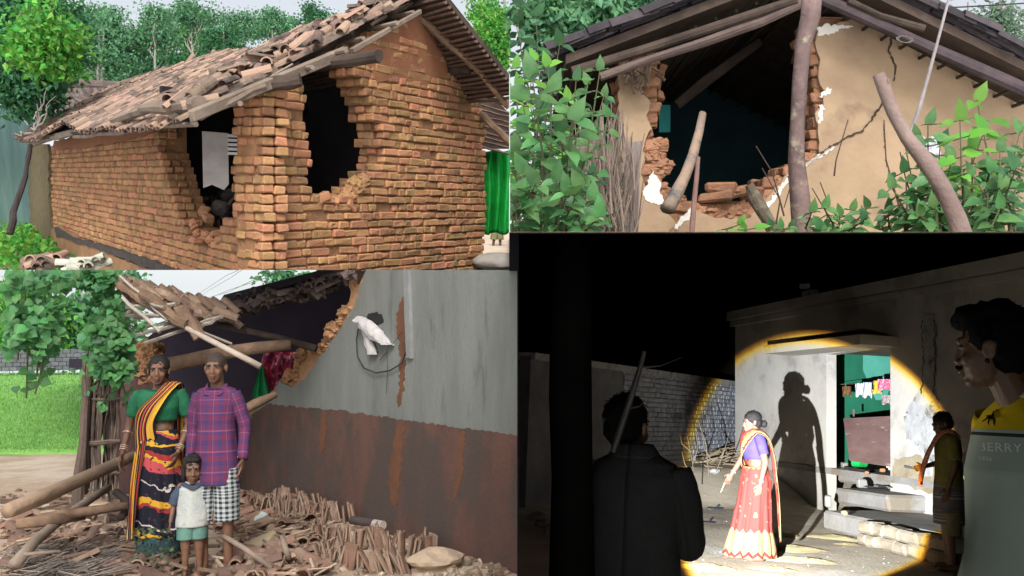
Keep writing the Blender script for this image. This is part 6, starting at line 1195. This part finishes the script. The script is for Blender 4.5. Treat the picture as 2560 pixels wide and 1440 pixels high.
x = MB(); W2.cap(x, W2.J['handR'] + V((0, .02, .0)), W2.J['handR'] + V((0, .07, -.12)), .008, .005); single(x, 'stick_piece', MATS['pale_stick'], BR, 'short pale stick held in the hand of the woman in red', 'stick')
n = NT('orange_check', .9); a = n.k('GREATER_THAN', n.fr(n.u, 7), .5); b = n.k('GREATER_THAN', n.fr(n.v, 22), .5); M_gam = n.done(n.mix(n.k('MULTIPLY', n.k('ADD', a, b), .5), (.62, .38, .28), (.55, .09, .03)))
n = NT('lungi_stripe', .9); c = n.ramp(n.fr(n.v, 2.2, .1), [(0, (.12, .11, .12)), (.3, (.30, .28, .29)), (.36, (.10, .09, .10)), (.44, (.28, .27, .28)), (.48, (.10, .09, .10)), (.56, (.25, .24, .25)), (.6, (.11, .10, .11)), (.8, (.2, .18, .2)), (.86, (.1, .09, .1))]); M_lun = n.done(c)
M_ol = mat('olive_shirt', (.18, .17, .04), (.13, .12, .03), 8, .9, .3)
M3 = Person(BR, 'man in an olive shirt with an orange checked cloth over his shoulder', BR.G(2378, 1425, zn), R(92), 1.64, dict(elbL=(-.20, -.02, 1.05), wriL=(-.19, .05, .82), elbR=(.19, .04, 1.07), wriR=(.10, .22, 1.02), head=(0, .055, 1.475), kneL=(-.08, .03, .46)), skin=mat('skin_dim', (.16, .09, .055), (.12, .065, .04), 8, .5, .15), pitch=R(-24), slim=1.0, torso_r=1.15, turn=R(8))
M3.hair('short', n=160); M3.loft('shirt', M_ol, SHIRT(1.1, .84), 36, fold=.07)
for q, e_, w_ in ((-1, 'elbL', 'wriL'), (1, 'elbR', 'wriR')): M3.sleeve('sleeve', M_ol, [(q * .135, 0, 1.33), (q * .19, -.01, 1.22), M3.J[e_] + V((0, 0, .06))], [.068, .066, .06])
M3.loft('lungi', M_lun, [(0, 0, .46, .17, .15), (0, 0, .6, .165, .15), (0, 0, .78, .165, .145), (0, 0, .96, .15, .125)], 50, 20, fold=.06, mod=lambda u, v: .03 * math.sin(u * 40) * (1 - v)); M3.loft('shorts', mat('khaki', (.18, .16, .09), None, 9, .9, .3), [(-.09, .0, .36, .085, .09), (-.09, 0, .6, .09, .1)], 20, fold=.05)
M3.band('shoulder_cloth', M_gam, [(-.20, -.04, 1.30), (-.16, .02, 1.385), (-.15, .10, 1.33), (-.14, .19, 1.18), (-.12, .25, 1.0), (-.12, .28, .88)], [(-.06, -.09, 1.36), (-.06, -.01, 1.42), (-.02, .10, 1.36), (.02, .19, 1.16), (.06, .24, .95), (.05, .25, .82)], 14, 40, .02, .016, rf=14)
x = MB(); M3.cap(x, M3.J['handR'] + V((0, .0, .0)), M3.J['handR'] + V((0, .10, .02)), .012, .014); single(x, 'hand_tool', MATS['dark_rubber'], BR, 'small dark object held forward by the man with the checked cloth', 'object')
# young man near the camera
M_yel = mat('yellow_knit', (.62, .44, .01), (.55, .38, .01), 12, .9, .3, 90)
M_hair2 = mat('hair_deep', (.006, .0055, .0055), None, 30, .8, .4, 90, spec=.05)
n = NT('jersey', .92); n.done(n.ramp(n.v, [(0, (.30, .36, .31)), (.545, (.02, .03, .03)), (.562, (.34, .40, .34)), (.585, (.66, .47, .01))]), .1, 90); M_jer = MATS['jersey']
Y = Person(BR, 'young man in a yellow and grey green shirt at the right edge', Lr(2592, 1050, 2.55) + V((0, 0, -1.50)), R(112), 1.80, dict(head=(0, .115, 1.515), neck=(0, .02, 1.33), elbL=(-.21, -.0, 1.05), wriL=(-.20, .10, .86)), skin=mat('skin_near', (.13, .075, .045), (.105, .06, .035), 12, .5, .2, 120), voxel=.0042, turn=R(-46), pitch=R(-4), torso_r=1.2, hs=.88)
Y.hair('quiff', M_hair2, n=900)
Y.loft('shirt', M_jer, [(0, 0, .74, .20, .17), (0, 0, .9, .20, .165), (0, 0, 1.06, .19, .155), (0, .005, 1.2, .19, .15), (0, 0, 1.30, .185, .125), (0, -.005, 1.35, .16, .10), (0, -.005, 1.385, .10, .08), (0, -.0, 1.40, .073, .07)], 60, 70, fold=.035, ff=4)
Y.loft('collar', mat('cream_rib', (.55, .56, .50), None, 20, .9, .2, 100), [(0, 0, 1.388, .092, .082), (0, .002, 1.402, .076, .073), (0, .004, 1.412, .068, .068)], 40, 8)
n = NT('jersey_sleeve', .92); n.done(n.ramp(n.v, [(0, (.66, .47, .01)), (.22, (.34, .40, .34)), (.25, (.02, .03, .03)), (.28, (.30, .36, .31))]), .3, 90); M_jers = MATS['jersey_sleeve']
for q, e_, w_ in ((-1, 'elbL', 'wriL'), (1, 'elbR', 'wriR')): Y.sleeve('sleeve', M_jers, [(q * .13, 0, 1.335), (q * .19, -.01, 1.2), Y.J[e_], Y.J[w_]], [.072, .07, .06, .05], n=24, fold=.08)
Y.loft('trousers', mat('black_trouser', (.02, .02, .022), None, 9, .9, .3), [(0, 0, .1, .15, .12), (0, 0, .6, .16, .13), (0, 0, .9, .16, .13)], 30, fold=.05)
x = MB(); Y.ell(x, Y.hp((-.077, .0, -.045)), (.005, .006, .007)); x.build('earring', M_eyed, Y.o)
x = MB(); Y.cap(x, Y.hp((-.024, .094, -.054)), Y.hp((.024, .094, -.054)), .0055, .0055); x.build('moustache', M_hair2, Y.o)
# print on the chest and sleeve: words and a small rider-like emblem, laid on the cloth
from mathutils.bvhtree import BVHTree
def decal(body, parent, vs, fs, centre, right, upv, nrm, scale, m, name, lift=.0075):
    """Lays flat artwork (x, y in letter heights) on the parent's cloth by projecting along -nrm."""
    trees = []
    for o in body: me = o.data; trees.append(BVHTree.FromPolygons([v.co + ORG[parent.name] for v in me.vertices], [tuple(p.vertices) for p in me.polygons]))
    out_ = []; miss = set()
    for (a, b) in vs:
        p = centre + right * a * scale + upv * b * scale; best = None
        for t in trees:
            h_ = t.ray_cast(p + nrm * .5, -nrm, 1.0)
            if h_[0] is not None and (best is None or h_[3] < best[1]): best = (h_[0], h_[3])
        if best is None or best[1] > .8: miss.add(len(out_))
        out_.append((best[0] if best else p) + nrm * lift)
    fs = [f for f in fs if not any(i in miss for i in f)]; x = MB(); x.add(out_, fs); x.build(name, m, parent, clip=False)
def text_art(s):
    cu = bpy.data.curves.new('t', 'FONT'); cu.body = s; cu.align_x = 'CENTER'; cu.space_character = 1.12; o = bpy.data.objects.new('t', cu); col.objects.link(o); dg = bpy.context.evaluated_depsgraph_get(); dg.update()
    me = bpy.data.meshes.new_from_object(o.evaluated_get(dg)); bpy.data.objects.remove(o)
    bm = bmesh.new(); bm.from_mesh(me); bmesh.ops.triangulate(bm, faces=bm.faces[:]); bmesh.ops.subdivide_edges(bm, edges=[e for e in bm.edges if e.calc_length() > .25], cuts=2); bmesh.ops.triangulate(bm, faces=bm.faces[:])
    r_ = [(v.co.x, v.co.y) for v in bm.verts], [tuple(v.index for v in f.verts) for f in bm.faces]; bm.free(); return r_
YS = [c_ for c_ in Y.o.children if c_.name.startswith(('shirt', 'sleeve'))]
view = (-(Lr(2480, 1130, 1))).normalized(); vr = V((0, 0, 1)).cross(view).normalized() ; vu = view.cross(vr).normalized()
vs, fs = text_art('RBERRY'); decal(YS, Y.o, vs, fs, Lr(2488, 1128, 2.4), vr, vu, view, .034, mat('print_pale', (.70, .75, .70), None, 9, .9, 0), 'lettering')
vs, fs = text_art('1856'); decal(YS, Y.o, vs, fs, Lr(2462, 1152, 2.4), vr, vu, view, .016, MATS['print_pale'], 'lettering')
em_ = [((-.5, .15), (-.2, .3), (.1, .1), (.35, .0), (.3, -.15), (-.1, -.05), (-.45, .0)), ((-.05, .2), (.1, .55), (.25, .6), (.3, .45), (.15, .05)), ((.1, .6), (.2, .78), (.35, .72), (.25, .56)), ((.3, .75), (.55, .95), (.95, .85), (.6, .82), (.4, .66)), ((-.45, .05), (-.75, -.15), (-.9, -.45), (-.65, -.25), (-.35, -.05)), ((-.3, -.05), (-.35, -.5), (-.2, -.8), (-.2, -.45), (-.1, -.05)), ((.2, -.1), (.15, -.5), (.3, -.9), (.32, -.5), (.34, -.1)), ((-.6, .3), (-.3, .35), (.2, .35), (-.2, .25)), ((.55, .7), (.7, .5), (.65, .75))]
vs, fs = [], []
for g in em_: fs.append(tuple(range(len(vs), len(vs) + len(g)))); vs += [(a_ , b_) for a_, b_ in g]
decal(YS, Y.o, vs, fs, Lr(2478, 1040, 2.4), vr, vu, view, .028, M_eyed, 'emblem', .022)
# man seen from behind
B = Person(BR, 'man seen from behind in a dark collared shirt at the left', Lr(1590, 1050, 3.35) + V((0, 0, -1.50)), R(-8), 1.60, dict(elbL=(-.22, .02, 1.06), wriL=(-.18, .18, .95), elbR=(.205, .04, 1.05), wriR=(.12, .22, 1.0), head=(-.045, .05, 1.475), shoL=(-.18, 0, 1.30), shoR=(.18, 0, 1.29)), skin=MATS['skin_near'], turn=R(-14), torso_r=1.15, slim=1.1, mouth=True)
B.hair('short', M_hair2, n=260)
M_dk = mat('charcoal_shirt', (.022, .025, .024), (.016, .018, .018), 5, .9, .4, 40)
B.loft('shirt', M_dk, [(0, 0, .62, .19, .15), (0, 0, .85, .18, .14), (0, 0, 1.05, .168, .125), (0, 0, 1.2, .18, .125), (0, -.005, 1.29, .185, .11), (0, -.01, 1.34, .15, .085), (0, -.01, 1.375, .08, .068)], 50, 50, fold=.07)
for q, e_, w_ in ((-1, 'elbL', 'wriL'), (1, 'elbR', 'wriR')): B.sleeve('sleeve', M_dk, [(q * .15, 0, 1.32), (q * .19, 0, 1.2), B.J[e_], B.J[w_].lerp(B.J[e_], .7)], [.066, .064, .056, .052], fold=.12)
B.loft('collar', M_dk, [(0, -.01, 1.36, .10, .085), (0, -.01, 1.39, .082, .075), (0, -.01, 1.41, .066, .062)], 24, 6)
B.loft('trousers', MATS['black_trouser'], [(0, 0, .1, .16, .12), (0, 0, .6, .17, .13), (0, 0, .9, .17, .13)], 30, fold=.05)
